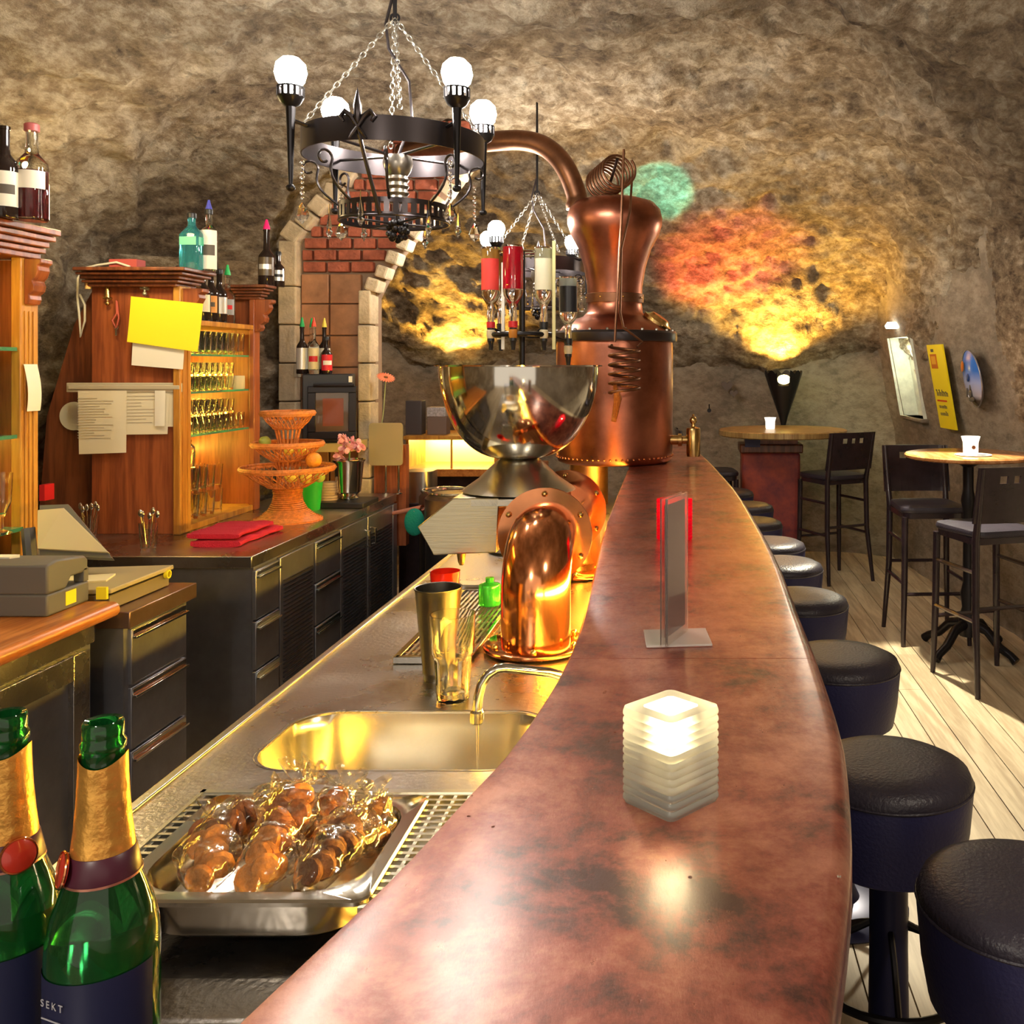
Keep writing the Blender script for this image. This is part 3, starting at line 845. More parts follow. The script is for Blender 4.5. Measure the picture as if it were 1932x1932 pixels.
# ------------------------------------------------------------------ copper beer tower
tw = thing('beer_tower', (-.39, 2.86, CZ), 'polished copper pipe beer tower bridging two elbows with steel tap housing', 'beer tower')
TX = -.39
def elbow(y_v, y_d, sgn):
    R = .088; zc = 1.162; k = abs(y_d - y_v) - .03
    path = [(TX, y_v, CZ + .01), (TX, y_v, CZ + .10), (TX, y_v, zc - k * 1.0)]
    for i in range(1, 9):
        a = PI / 2 * i / 8
        path.append((TX, y_v + sgn * k * (1 - math.cos(a)), zc - k + k * math.sin(a)))
    path.append((TX, y_d, zc))
    MB().tube(path, R, 36).build('elbow_pipe', COPPERP, tw, smooth=50)
    fr_ = MB().lathe([(.05, -.006), (.127, -.006), (.128, -.004), (.128, .006), (.05, .008)], 48, T(TX, y_d, zc) @ rotx(PI / 2)).build('flange', COPPERP, tw, smooth=40)
    for i in range(6):
        a = PI / 2 + i * PI / 3
        MB().sphere((TX + .112 * math.cos(a), y_d - .012, zc + .112 * math.sin(a)), .008, 10, 6).build('bolt', BRASS, fr_, smooth=60)
    bf = MB().lathe([(.088, .0), (.130, .0), (.132, .003), (.132, .009), (.128, .012), (.088, .012)], 48, T(TX, y_v, CZ + .006)).build('base_flange', COPPERP, tw, smooth=40)
    MB().lathe([(.10, 0), (.10, .006)], 32, T(TX, y_v, CZ + .0006)).build('gasket', BLACK, tw)
    for i in range(6):
        a = -PI / 2 + .1 + i * PI / 3
        MB().sphere((TX + .112 * math.cos(a), y_v + .112 * math.sin(a), CZ + .022), .0085, 10, 6).build('bolt', BRASS, bf, smooth=60)
elbow(2.43, 2.585, 1)
elbow(3.30, 3.02, -1)
MB().tube([(TX, 2.585, 1.162), (TX, 3.02, 1.162)], .085, 32).build('bridge_pipe', COPPERP, tw, smooth=50)
# steel housing facing the bartender: five-sided prism
hp = [W(858, 938, 2.72), W(944, 938, 2.72), W(940, 1040, 2.72), W(821, 1045, 2.72), W(791, 992, 2.72)]
MB().prism([(p.x, p.z) for p in hp], 2.70, 2.98, 'xz').build('tap_housing', mat('champagne_steel', (.50, .45, .32), .24, 1.0, bump=.05, bscale=160, stretch=(.05, 1, 1)), tw, bevel=.003, smooth=30)
MB().bb((-.62, 2.70, 1.22), (-.40, 2.98, 1.243)).build('housing_cap', STEELS, tw, bevel=.003)
MB().lathe([(.006, 0), (.010, .01), (.013, .03), (.013, .05)], 14, T(-.668, 2.80, 1.035)).build('nozzle', BRASS, tw)

# footed steel bowl on the tower
bw = thing('footed_bowl', (-.50, 2.86, 1.244), 'large polished steel bowl on a flared cone foot above the beer tower', 'bowl')
BX, BY = W(980, 690, 2.86).x, 2.86
k = 2.86 / F
zr = EYE - 2 * k
prof = []
for i in range(17):
    a = PI / 2 * i / 16
    prof.append((.052 + (.236 - .052) * math.sin(a) ** .9, 1.345 + (zr - 1.345) * (1 - math.cos(a)) ** .93))
prof += [(.247, zr + .001), (.248, zr + .005), (.240, zr + .005), (.234, zr - .003)]
inner = [(max(.0, r_ - .003), z_ + .003) for r_, z_ in reversed(prof[:17])]
MB().lathe(prof + inner[1:] + [(0.0, 1.349)], 64, T(BX, BY, 0), cap=False).build('bowl', STEELB, bw, smooth=60)
MB().lathe([(.0, 1.2485), (.166, 1.2485), (.168, 1.250), (.160, 1.257), (.120, 1.285), (.075, 1.328), (.052, 1.347), (.0, 1.347)], 64, T(BX, BY, 0), cap=False).build('cone_foot', STEELS, bw, smooth=40)

# drinks below the tap
m_ = MB().lathe([(.020, 0), (.030, .002), (.040, .14), (.041, .143), (.038, .142), (.028, .006), (.0, .004)], 28, T(-.665, 2.60, CZ + .018), cap=False)
m_.build('red_cup', mat('red_clear_plastic', (.85, .03, .01), .15, trans=.45), smooth=50, label='red plastic cup under the gold beer nozzle', cat='cup')
MB().lathe([(.0, 0), (.030, 0), (.032, .004), (.032, .055), (.030, .06), (.012, .066), (.012, .08), (.0, .08)], 24, T(-.585, 2.80, CZ + .019), cap=False).build('green_bottle', mat('green_liquid_glass', (.05, .62, .08), .06, trans=.6), smooth=40, label='small bright green bottle behind the red cup', cat='bottle')
MB().bb((-.74, 3.02, CZ), (-.53, 3.08, CZ + .026)).build('steel_block', STEELS, label='flat pale steel bar across the counter behind the red cup', cat='tray', bevel=.003)
# ------------------------------------------------------------------ copper still standing on the bar
SY = 4.98
SX = W(1160, 0, SY).x
st = thing('copper_still', (SX, SY, TOPZ), 'large old copper pot still with onion head and riveted base on the bar', 'still')
kk = SY / F
def sz(py): return EYE - (py - 690) * kk
pot = [(.0, TOPZ + .0006), (.270, TOPZ + .0006), (.292, TOPZ + .010), (.300, sz(860)), (.301, sz(850)), (.303, sz(760)), (.303, sz(652)), (.30, sz(645))]
MB().lathe(pot, 64, T(SX, SY, 0)).build('pot', COPPER, st, smooth=50)
MB().lathe([(.30, sz(646)), (.322, sz(645)), (.325, sz(640)), (.325, sz(630)), (.318, sz(626)), (.28, sz(625))], 64, T(SX, SY, 0)).build('flange_band', IRONR, st, smooth=30)
MB().lathe([(.29, sz(626)), (.27, sz(617)), (.22, sz(605)), (.165, sz(598)), (.145, sz(590)), (.142, sz(575))], 48, T(SX, SY, 0)).build('shoulder', COPPER, st, smooth=50)
MB().lathe([(.140, sz(592)), (.142, sz(560)), (.144, sz(540)), (.160, sz(505)), (.190, sz(470)), (.228, sz(445)), (.246, sz(425)), (.248, sz(412)), (.238, sz(396)), (.205, sz(383)), (.14, sz(376)), (.05, sz(373)), (.0, sz(372))], 56, T(SX, SY, 0)).build('onion_head', COPPER, st, smooth=50)
MB().lathe([(.143, sz(572)), (.150, sz(572)), (.152, sz(556)), (.145, sz(555))], 48, T(SX, SY, 0)).build('collar', COPPERD, st, smooth=30)
MB().lathe([(.05, sz(378)), (.055, sz(372)), (.055, sz(364)), (.035, sz(362)), (.035, sz(352)), (.0, sz(350))], 24, T(SX - .03, SY + .05, 0)).build('top_cap', BRASS, st, smooth=30)
rv = MB()
for i in range(64):
    a = 2 * PI * i / 64
    rv.sphere((SX + .301 * math.cos(a), SY + .301 * math.sin(a), sz(858)), .0065, 6, 4)
rv.build('rivets', COPPERP, st, smooth=60, kind='stuff')
for i in range(22):
    a = 2 * PI * i / 22 + .1
    MB().lathe([(.0085, 0), (.0085, .010), (.004, .014)], 6, T(SX + .308 * math.cos(a), SY + .308 * math.sin(a), sz(627))).build('bolt', STEELB, st, smooth=20)
for i in range(8):
    a = 2 * PI * i / 8 - 1.2
    MB().sphere((SX + .152 * math.cos(a), SY + .152 * math.sin(a), sz(563)), .006, 8, 5).build('rivet', BRASS, st)
MB().lathe([(.075, 0), (.080, .004), (.080, .022), (.062, .03), (.05, .045), (.0, .05)], 32, T(SX + .215, SY - .05, sz(612)) @ roty(.62) @ rotx(.1)).build('manhole_cover', BRASS, st, smooth=30)
# stand under the pot on the bartender's side
MB().lathe([(.0, 0), (.10, 0), (.10, TOPZ - CZ), (.0, TOPZ - CZ)], 24, T(SX - .135, SY, CZ + .0006)).build('support_column', COPPERD, st)
# vapour pipe over to the brick pier
pp = [W(1092, 392, SY), W(1088, 370, SY), W(1080, 345, SY), W(1066, 315, SY), W(1046, 290, SY + .02), W(1020, 273, SY + .04), W(985, 265, SY + .06), W(940, 266, SY + .1), W(880, 272, SY + .2), W(790, 283, SY + .42), W(760, 287, SY + .50)]
sm = []
for i in range(len(pp) - 1):
    for q in range(4):
        u = q / 4; p0 = pp[max(i - 1, 0)]; p1 = pp[i]; p2 = pp[i + 1]; p3 = pp[min(i + 2, len(pp) - 1)]
        sm.append(.5 * ((2 * p1) + (p2 - p0) * u + (2 * p0 - 5 * p1 + 4 * p2 - p3) * u * u + (3 * p1 - p0 - 3 * p2 + p3) * u ** 3))
sm.append(pp[-1])
MB().tube(sm, [.066 if i < 3 else .054 for i in range(len(sm))], 20).build('vapour_pipe', COPPERD, st, smooth=60)
# hanging cooling coils
def helix(c, R, turns, axis, pitch, n=22, sq=1.0, grow=0):
    out = []
    ax = Vector(axis).normalized(); u = ax.orthogonal().normalized(); v = ax.cross(u)
    for i in range(int(turns * n) + 1):
        a = 2 * PI * i / n
        out.append(Vector(c) + (u * math.cos(a) + v * math.sin(a) * sq) * (R + grow * i / (turns * n)) + ax * pitch * i / n)
    return out
MB().tube(helix(W(1170, 320, SY - .28), .082, 7, (-.42, .9, -.1), .040), .0068, 7).build('upper_coil', COPPERD, st, smooth=60)
c2 = W(1178, 652, SY - .42)
MB().tube(helix((c2.x, c2.y, c2.z), .078, 5.2, (.0, .0, -1), .044, sq=.8), .0075, 7).build('lower_coil', COPPERD, st, smooth=60)
MB().tube([W(1178, 290, SY - .30), W(1177, 282, SY - .36), W(1172, 420, SY - .40), W(1160, 645, SY - .42)], .0062, 7).build('coil_tube', COPPERD, st)
MB().tube([W(1192, 345, SY - .30), W(1188, 400, SY - .36), W(1172, 470, SY - .38), W(1170, 590, SY - .40), W(1176, 618, SY - .41), W(1195, 632, SY - .42), W(1212, 645, SY - .42), W(1202, 655, SY - .44)], .0062, 7).build('coil_tube', COPPERD, st)
a_ = W(1166, 752, SY - .42); b_ = W(1158, 795, SY - .40)
MB().tube([W(1160, 725, SY - .46), a_, b_], [.008, .020, .013], 10).build('stopper', WOODO, st, label='wooden stopper at the coil end')
# coil hangs from the head on an iron hook
MB().tube([W(1150, 390, SY - .02), W(1150, 350, SY - .1), W(1165, 300, SY - .25)], .008, 6).build('coil_bracket', IRONR, st)
# brass outlet cock
ck = W(1308, 830, SY - .05)
MB().lathe([(.0, -.085), (.034, -.085), (.036, -.07), (.037, .055), (.033, .062), (.020, .064), (.012, .07), (.010, .082), (.018, .092), (.020, .104), (.012, .118), (.005, .122), (.007, .130), (.0, .135)], 24, T(*ck)).build('outlet_cock', BRASS, st, smooth=40)
MB().lathe([(.025, 0), (.025, .05), (.033, .052), (.033, .07), (.020, .075), (.020, .12)], 20, T(ck.x - .13, ck.y, ck.z - .0) @ roty(PI / 2)).build('outlet_pipe', BRASS, st, smooth=30)

# ------------------------------------------------------------------ chandeliers
BULB = mat('lit_bulb', (1, 1, 1), .5, emit=(1.0, .93, .82), estr=110)
def ring_band(c, R, h, th, n=48):
    m_ = MB()
    m_.lathe([(R, 0), (R, h), (R - th, h), (R - th, 0), (R, 0)], n, T(*c), cap=False)
    return m_
def scroll(p0, p1, side, r=.05, n=14, flip=1):
    """S curve from p0 (low) to p1 (high) ending in an outward curl"""
    out = []
    d = Vector(side)
    for i in range(8):
        u = i / 7
        p = p0.lerp(p1, u) + d * (.03 * math.sin(u * PI))
        out.append(p)
    c = p1 + d * r
    for i in range(1, n + 1):
        a = PI - i / n * PI * 1.75
        rr_ = r * (1 - .55 * i / n)
        out.append(c + d * math.cos(a) * rr_ + Vector((0, 0, 1)) * math.sin(a) * rr_)
    return out
def make_chandelier(c, label):
    """c = centre at the height of the upper band"""
    x0, y0, z0 = c
    t = thing('chandelier', c, label, 'chandelier', 'iron ring chandeliers over the bar')
    ring_band((x0, y0, z0 - .062), .285, .075, .004).build('upper_band', IRONR, t, smooth=40)
    lb = MB()
    Rl = .172; zl = z0 - .265
    lb.lathe([(Rl, 0), (Rl, .010), (Rl - .004, .010), (Rl - .004, 0), (Rl, 0)], 44, T(x0, y0, zl), cap=False)
    lb.lathe([(Rl, .040), (Rl, .055), (Rl - .004, .055), (Rl - .004, .040), (Rl, .040)], 44, T(x0, y0, zl), cap=False)
    for i in range(40):
        a = 2 * PI * i / 40
        lb.box((x0 + Rl * math.cos(a), y0 + Rl * math.sin(a), zl + .025), (.004, .016, .034), rotz(a))
    lb.torus((x0, y0, zl), Rl, .004, 44, 6)
    lb.build('lower_band', IRONR, t, smooth=30)
    for i in range(2):
        a = PI / 4 + i * PI / 2
        MB().tube([(x0 + Rl * math.cos(a), y0 + Rl * math.sin(a), zl), (x0, y0, zl - .004), (x0 - Rl * math.cos(a), y0 - Rl * math.sin(a), zl)], .004, 6).build('cross_bar', IRONR, t)
        a += .2
        MB().tube([(x0 + .28 * math.cos(a), y0 + .28 * math.sin(a), z0 - .03), (x0, y0, z0 - .05), (x0 - .28 * math.cos(a), y0 - .28 * math.sin(a), z0 - .03)], .005, 6).build('cross_bar', IRONR, t)
    # centre body and berry finial
    MB().lathe([(.0, 0), (.028, 0), (.034, .01), (.030, .02), (.036, .03), (.030, .042), (.036, .052), (.030, .064), (.036, .074), (.030, .085), (.040, .10), (.048, .125), (.044, .15), (.0, .155)], 20, T(x0 + .01, y0, z0 - .20)).build('centre_body', mat('pewter', (.30, .27, .23), .3, .9), t, smooth=40)
    MB().tube([(x0 + .01, y0, z0 - .2), (x0 + .01, y0, zl - .01)], .006, 6).build('centre_rod', IRONR, t)
    fin = MB(); q = random.Random(3)
    for i in range(34):
        a = q.uniform(0, 2 * PI); h = q.uniform(-.03, .028)
        R_ = .030 * math.sqrt(max(.05, 1 - (h / .036) ** 2))
        fin.sphere((x0 + .01 + R_ * math.cos(a), y0 + R_ * math.sin(a), zl - .028 + h), .0105, 7, 5)
    fin.build('berry_finial', IRON, t, smooth=60)
    angs = [PI * .25 + PI / 2 * i + .0 for i in range(4)]
    dirs = [Vector((-.72, -.69, 0)), Vector((.76, -.65, 0)), Vector((-.80, .60, 0)), Vector((.70, .71, 0))]
    for i, d in enumerate(dirs):
        d.normalize()
        ex = Vector((x0, y0, z0)) + d * .335
        arm = thing('arm', ex, None, None); arm.parent = t; arm.location = ex - Vector(c)
        MB().tube([ex + Vector((0, 0, .055)), ex + Vector((0, 0, .0)), ex + Vector((0, 0, -.10)), ex + Vector((0, 0, -.19))], [.015, .012, .009, .006], 10).build('candle_stem', IRON, arm)
        MB().sphere(ex + Vector((0, 0, -.195)), .014, 10, 7, (1, 1, .8)).build('drop_ball', IRON, arm)
        MB().lathe([(.010, .0), (.028, .012), (.038, .030), (.040, .034), (.036, .034), (.026, .016), (.0, .008)], 18, T(ex.x, ex.y, ex.z + .045), cap=False).build('cup', IRON, arm, smooth=40)
        cr = MB()
        for k in range(14):
            a = 2 * PI * k / 14
            cr.box((ex.x + .038 * math.cos(a), ex.y + .038 * math.sin(a), ex.z + .092), (.003, .009, .032), rotz(a))
        cr.lathe([(.039, 0), (.039, .005), (.036, .005), (.036, 0), (.039, 0)], 18, T(ex.x, ex.y, ex.z + .104), cap=False)
        cr.build('cup_gallery', IRON, arm, smooth=30)
        MB().lathe([(.0, 0), (.014, .0), (.018, .012), (.040, .040), (.047, .066), (.042, .092), (.024, .110), (.0, .115)], 20, T(ex.x, ex.y, ex.z + .085)).build('bulb', BULB, arm, smooth=60)
        MB().tube([ex - d * .05 + Vector((0, 0, 0)), ex + Vector((0, 0, .01))], .006, 6).build('socket_bracket', IRON, arm)
        # curl chain hook of scrollwork down to the lower band
    for i in range(8):
        a = 2 * PI * i / 8 + .2
        d = Vector((math.cos(a), math.sin(a), 0))
        p0 = Vector((x0, y0, zl + .05)) + d * Rl; p1 = Vector((x0, y0, z0 - .10)) + d * .235
        MB().tube(scroll(p0, p1, d, .028), .0042, 6).build('scroll', IRONR, t, smooth=60)
    # fleur-de-lis on the front of the band
    for sgn in (0,):
        b_ = Vector((x0 - .02, y0 - .292, z0 - .055))
        fz = MB()
        fz.lathe([(.0, 0), (.010, .02), (.013, .06), (.004, .10), (.0, .115)], 10, T(b_.x, b_.y, b_.z + .03))
        for s_ in (-1, 1):
            fz.tube([b_ + Vector((0, 0, .03)), b_ + Vector((s_ * .018, 0, .06)), b_ + Vector((s_ * .038, 0, .075)), b_ + Vector((s_ * .050, 0, .06)), b_ + Vector((s_ * .040, 0, .045))], [.005, .008, .009, .007, .004], 7)
            fz.tube([b_ + Vector((0, 0, .03)), b_ + Vector((s_ * .015, 0, .01)), b_ + Vector((s_ * .025, 0, -.005))], [.005, .005, .003], 6)
        fz.tube([b_ + Vector((0, .0, .03)), b_ + Vector((.01, .03, -.05)), b_ + Vector((.03, .11, -.21))], .006, 6)
        fz.build('fleur_ornament', IRONR, t, smooth=50)
    # four chains to the hook, rod and cable
    top = Vector((x0, y0, z0 + .40))
    for i in range(4):
        a = PI * i / 2 + .35
        p = Vector((x0 + .275 * math.cos(a), y0 + .275 * math.sin(a), z0 + .035))
        ch = MB(); L_ = (top - p).length; n = int(L_ / .021); dr = (top - p).normalized()
        Q = dr.to_track_quat('X', 'Z').to_matrix().to_4x4()
        for k in range(n):
            pos = p + dr * (k + .5) * L_ / n
            ch.torus((0, 0, 0), .010, .0022, 8, 4, T(*pos) @ Q @ rotx(PI / 2 * (k % 2)) @ Matrix.Diagonal((1.35, .75, 1, 1)))
        ch.build('chain', mat('nickel_chain', (.42, .40, .36), .3, .9), t, smooth=60)
    MB().tube([top + Vector((0, 0, -.02)), top + Vector((0, 0, .42))], .007, 8).build('hanging_rod', IRON, t)
    MB().torus(top, .014, .004, 14, 6, rotx(PI / 2)).build('hook_ring', IRON, t)
    MB().tube([top + Vector((.0, 0, .3)), top + Vector((.0, 0, .1)), top + Vector((-.03, 0, -.02)), top + Vector((-.02, 0, -.1)), top + Vector((.04, .02, -.2)), top + Vector((.05, .02, -.32)), (x0 + .01, y0, z0 - .05)], .005, 7).build('cable', IRONR, t, smooth=60)
    # crystals
    def drop(p, L_, R_, kind):
        if kind == 0:
            return MB().lathe([(.0, 0), (R_ * .6, L_ * .18), (R_, L_ * .30), (R_ * .55, L_ * .42), (R_ * .75, L_ * .5), (R_ * .15, L_)], 6, T(p.x, p.y, p.z - L_))
        return MB().lathe([(.0, 0), (R_ * .7, L_ * .2), (R_, L_ * .4), (R_ * .6, L_ * .75), (.001, L_)], 8, T(p.x, p.y, p.z - L_) @ Matrix.Diagonal((1, .45, 1, 1)))
    spots = []
    for i, d in enumerate(dirs):
        e = Vector((x0, y0, z0 - .10)) + d * .30
        spots.append((e, 1, 1))
    for i in range(6):
        a = PI * 2 * i / 6 + .3
        spots.append((Vector((x0 + .20 * math.cos(a), y0 + .20 * math.sin(a), z0 - .225 - .02 * (i % 2))), 0, 0))
    for k, (e, kind, beads) in enumerate(spots):
        cr = thing('crystal_pendant', e, None, None); cr.parent = t; cr.location = e - Vector(c)
        z = e.z
        if beads:
            b2 = MB()
            for q_ in range(8):
                b2.sphere((e.x, e.y, z - .012 - q_ * .0155), .0055 if q_ % 3 else .008, 7, 5)
            b2.build('bead_string', CRYSTAL, cr, smooth=60); z -= .135
            drop(Vector((e.x, e.y, z)), .065, .022, 1).build('crystal_drop', CRYSTAL, cr, smooth=0)
        else:
            MB().tube([(e.x, e.y, z + .03), (e.x, e.y, z)], .0015, 4).build('wire', BRASS, cr)
            drop(Vector((e.x, e.y, z)), .085, .012, 0).build('crystal_drop', CRYSTAL, cr, smooth=0)
    return t
ch1 = make_chandelier(((745 - 1300) * 3.1 / F, 3.1, 2.350), 'near black iron chandelier with crystal drops and four blazing bulbs')
c2 = W(1008, 470, 5.4)
dup(ch1, loc=(c2.x, 5.5, 2.215), label='far smaller-looking iron chandelier hanging behind the copper still')
for o_ in [o for o in bpy.data.objects if o.name.startswith('chandelier.')]: o_.rotation_euler.z = .25
hk = Vector((c2.x, 5.5, 3.1))
MB().tube([(hk.x, 5.5, 2.215 + .815), (hk.x, 5.5, 3.25)], .0065, 6).build('hanging_chain', IRON, label='long dark chain holding the far chandelier from the rock', cat='chain')

# ------------------------------------------------------------------ things on the bar top
CANDLEW = mat('frosted_glass', (.86, .86, .76), .38, trans=.72)
FLAME = mat('candle_flame', (1, .9, .6), .5, emit=(1, .80, .45), estr=60)
WAX = mat('wax', (.93, .88, .74), .5, trans=.25)
def rot_ring(s_, r, z, cx, cy, rot, n=5):
    out = []
    for p in rr(0, 0, s_, s_, r, z, n):
        out.append((cx + p[0] * math.cos(rot) - p[1] * math.sin(rot), cy + p[0] * math.sin(rot) + p[1] * math.cos(rot), z))
    return out
def ribbed_holder(cx, cy, s_, h, rot, m, label, cname='candle_holder'):
    t = thing(cname, (cx, cy, TOPZ), label, 'candle')
    rg = [rot_ring(s_ * .94, .008, TOPZ, cx, cy, rot)]
    n = 12
    for i in range(n):
        zb = TOPZ + .002 + (h - .004) * i / n; dz = (h - .004) / n
        rg.append(rot_ring(s_ * .955, .008, zb + dz * .02, cx, cy, rot))
        rg.append(rot_ring(s_ * .995, .010, zb + dz * .28, cx, cy, rot))
        rg.append(rot_ring(s_, .010, zb + dz * .5, cx, cy, rot))
        rg.append(rot_ring(s_ * .995, .010, zb + dz * .72, cx, cy, rot))
    rg.append(rot_ring(s_ * .96, .009, TOPZ + h, cx, cy, rot))
    # round well
    N = len(rg[0])
    def circ(r, z):
        o_ = []
        for p in rg[0]:
            a = math.atan2(p[1] - cy, p[0] - cx); o_.append((cx + r * math.cos(a), cy + r * math.sin(a), z))
        return o_
    rg += [circ(s_ * .37, TOPZ + h), circ(s_ * .355, TOPZ + h - .006), circ(s_ * .34, TOPZ + h * .55), circ(s_ * .33, TOPZ + h * .16), circ(.001, TOPZ + h * .15)]
    MB().rings(rg).build('ribbed_glass', m, t, smooth=50)
    MB().lathe([(.0, 0), (s_ * .30, 0), (s_ * .30, h * .42), (s_ * .27, h * .43), (.0, h * .425)], 24, T(cx, cy, TOPZ + h * .18)).build('wax_candle', WAX, t, smooth=40)
    MB().lathe([(.0, 0), (.004, .004), (.006, .010), (.003, .020), (.0, .028)], 10, T(cx, cy, TOPZ + h * .62)).build('flame', FLAME, t, smooth=60)
    return t
ribbed_holder(-.021, 1.098, .084, .109, PI / 4 + .03, CANDLEW, 'white frosted ribbed glass cube with a burning candle at the front of the bar')
light('candle_glow', 'POINT', (-.021, 1.098, TOPZ + .095), .55, (1, .80, .5), .02)
ribbed_holder(-.042, 2.75, .080, .118, PI / 4 + .02, mat('ruby_glass', (.75, .005, .03), .15, trans=.55, emit=(1, 0, .02), estr=.12), 'red ribbed glass candle cube behind the clear acrylic stand')

ac = thing('acrylic_stand', (-.02, 1.73, TOPZ), 'clear acrylic menu stand with upright panel on a flat foot', 'menu stand')
AC = mat('acrylic', (.93, .84, .80), .06, trans=.92, ior=1.3)
R_ = rotz(math.radians(70))
MB().box((-.022, 1.735, TOPZ + .133), (.105, .005, .262), R_).build('upright_panel', AC, ac, bevel=.0008)
MB().box((-.032, 1.738, TOPZ + .133), (.105, .0025, .262), R_).build('upright_panel', AC, ac)
MB().box((-.022, 1.745, TOPZ + .0026), (.118, .105, .004), rotz(.10)).build('foot_plate', mat('acrylic_foot', (.95, .88, .84), .12, trans=.6, ior=1.3), ac, bevel=.001)
MB().box((-.027, 1.7365, TOPZ + .135), (.095, .0008, .235), R_).build('menu_card', mat('menu_card_paper', (.22, .12, .10), .5), ac)

# water drops on the copper
for i, (px, py) in enumerate(((1160, 1382), (1302, 1655), (1338, 1738), (1583, 1653), (884, 1540), (930, 1560))):
    d_ = (py - 690); Y = .5 * F / d_; p = W(px, py, Y)
    wl = ['water drop left of the white candle', 'water drop in front of the white candle, farther of two', 'water drop in front of the white candle, nearer of two', 'water drop by the rounded guest edge of the bar', 'water drop near the inner bar edge above the grate', 'second water drop near the inner bar edge'][i]
    MB().sphere((p.x, p.y, TOPZ), .0022, 10, 6, (1, 1, .5)).build('water_drop', CRYSTAL, smooth=60, cat='water drop', group='water drops on the copper bar', label='tiny glinting ' + wl)

# ------------------------------------------------------------------ champagne bottles on a low ledge, front left
lg = MB().bb((-.90, .55, .985), (-.44, .858, 1.02)).bb((-.88, .82, 0), (-.86, .85, .985)).bb((-.48, .82, 0), (-.46, .85, .985)).bb((-.88, .57, 0), (-.86, .60, .985)).bb((-.48, .57, 0), (-.46, .60, .985))
lg.build('bottle_ledge', STEELF, label='steel ledge under the two champagne bottles at the front left', cat='shelf')
def champagne(x, y, sc_, seal_ang, label):
    t = thing('champagne_bottle', (0, 0, 0), label, 'bottle', 'green champagne bottles at the front left')
    k = [(.0, .0), (.040, 0), (.0435, .006), (.0435, .125), (.0425, .140), (.0385, .158), (.0325, .175), (.0275, .190), (.0228, .213), (.0190, .250), (.0165, .285), (.0158, .292), (.0175, .294), (.0178, .300), (.0158, .303), (.0162, .306), (.0160, .316), (.0148, .318), (.0115, .317), (.0105, .30), (.0115, .27), (.018, .235)]
    MB().lathe(k, 40, cap=False).build('glass_body', GLASSG, t, smooth=50)
    MB().lathe([(.0, .004), (.0405, .008), (.0405, .118), (.0, .118)], 32).build('wine', mat('dark_wine', (.012, .05, .02), .1), t, smooth=40)
    foil = MB(); rg = []
    for (r, z) in ((.0188, .286), (.0190, .280), (.0194, .268), (.0203, .250), (.0222, .228), (.0246, .208)):
        rg.append([(r * math.cos(a), r * math.sin(a), z + (.004 * math.sin(a * 2 + 1) if z > .28 else 0)) for a in [2 * PI * i / 36 for i in range(36)]])
    foil.rings(rg, cap=False); foil.build('gold_foil', mat('gold_foil', (.80, .42, .09), .32, .75, var=.25, vscale=30, bump=.3, bscale=50), t, smooth=60)
    MB().lathe([(.0247, .209), (.0253, .2085), (.0297, .188), (.0293, .187)], 36, cap=False).build('collar_band', mat('maroon_band', (.07, .015, .03), .35), t, smooth=60)
    MB().lathe([(.0299, .1885), (.0301, .1865)], 36, cap=False).build('collar_edge', mat('rose_gold_line', (.55, .25, .18), .3, .8), t)
    a = seal_ang; R = .0285
    M = T(R * math.cos(a), R * math.sin(a), .199) @ rotz(a) @ roty(PI / 2 - .22)
    s2 = MB().lathe([(.0, 0), (.014, 0), (.0145, .0015), (.0125, .003), (.0, .0035)], 28, M)
    sl_ = s2.build('seal', mat('red_seal', (.50, .03, .015), .3, coat=.5), t, smooth=40)
    MB().torus((0, 0, 0), .0140, .0012, 28, 6, M @ T(0, 0, .002)).build('seal_rim', COPPERP, sl_)
    # dark label with small print
    la = MB(); rg = []
    for z in (.030, .118):
        rg.append([(.0442 * math.cos(q), .0442 * math.sin(q), z) for q in [-PI / 2 - 1.9 + 3.4 * i / 24 for i in range(25)]])
    la.rings(rg, cap=False, closed=False); lab = la.build('label', mat('midnight_label', (.012, .014, .05), .45), t, smooth=60)
    tx = text_mb('S E K T', .0085, T(-.0165, -.0419, .100) @ rotz(-.375) @ rotx(PI / 2), .0002)
    tx.build('lettering', mat('silver_print', (.45, .45, .5), .4), lab, smooth=0)
    ln = MB()
    for i in range(4): ln.box((-.0165, -.0421, .088 - i * .007), (.024 - .005 * (i % 3), .0005, .0010), rotz(-.375))
    ln.build('small_print', mat('silver_print', (.45, .45, .5), .4), lab, smooth=0)
    t.location = (x, y, 1.02); t.scale = (sc_,) * 3
champagne(-.485, .79, .965, math.radians(-138), 'right champagne bottle with gold neck foil, its red seal turned to the left')
champagne(-.583, .815, .955, math.radians(-38), 'left champagne bottle with gold neck foil, its red seal facing front')
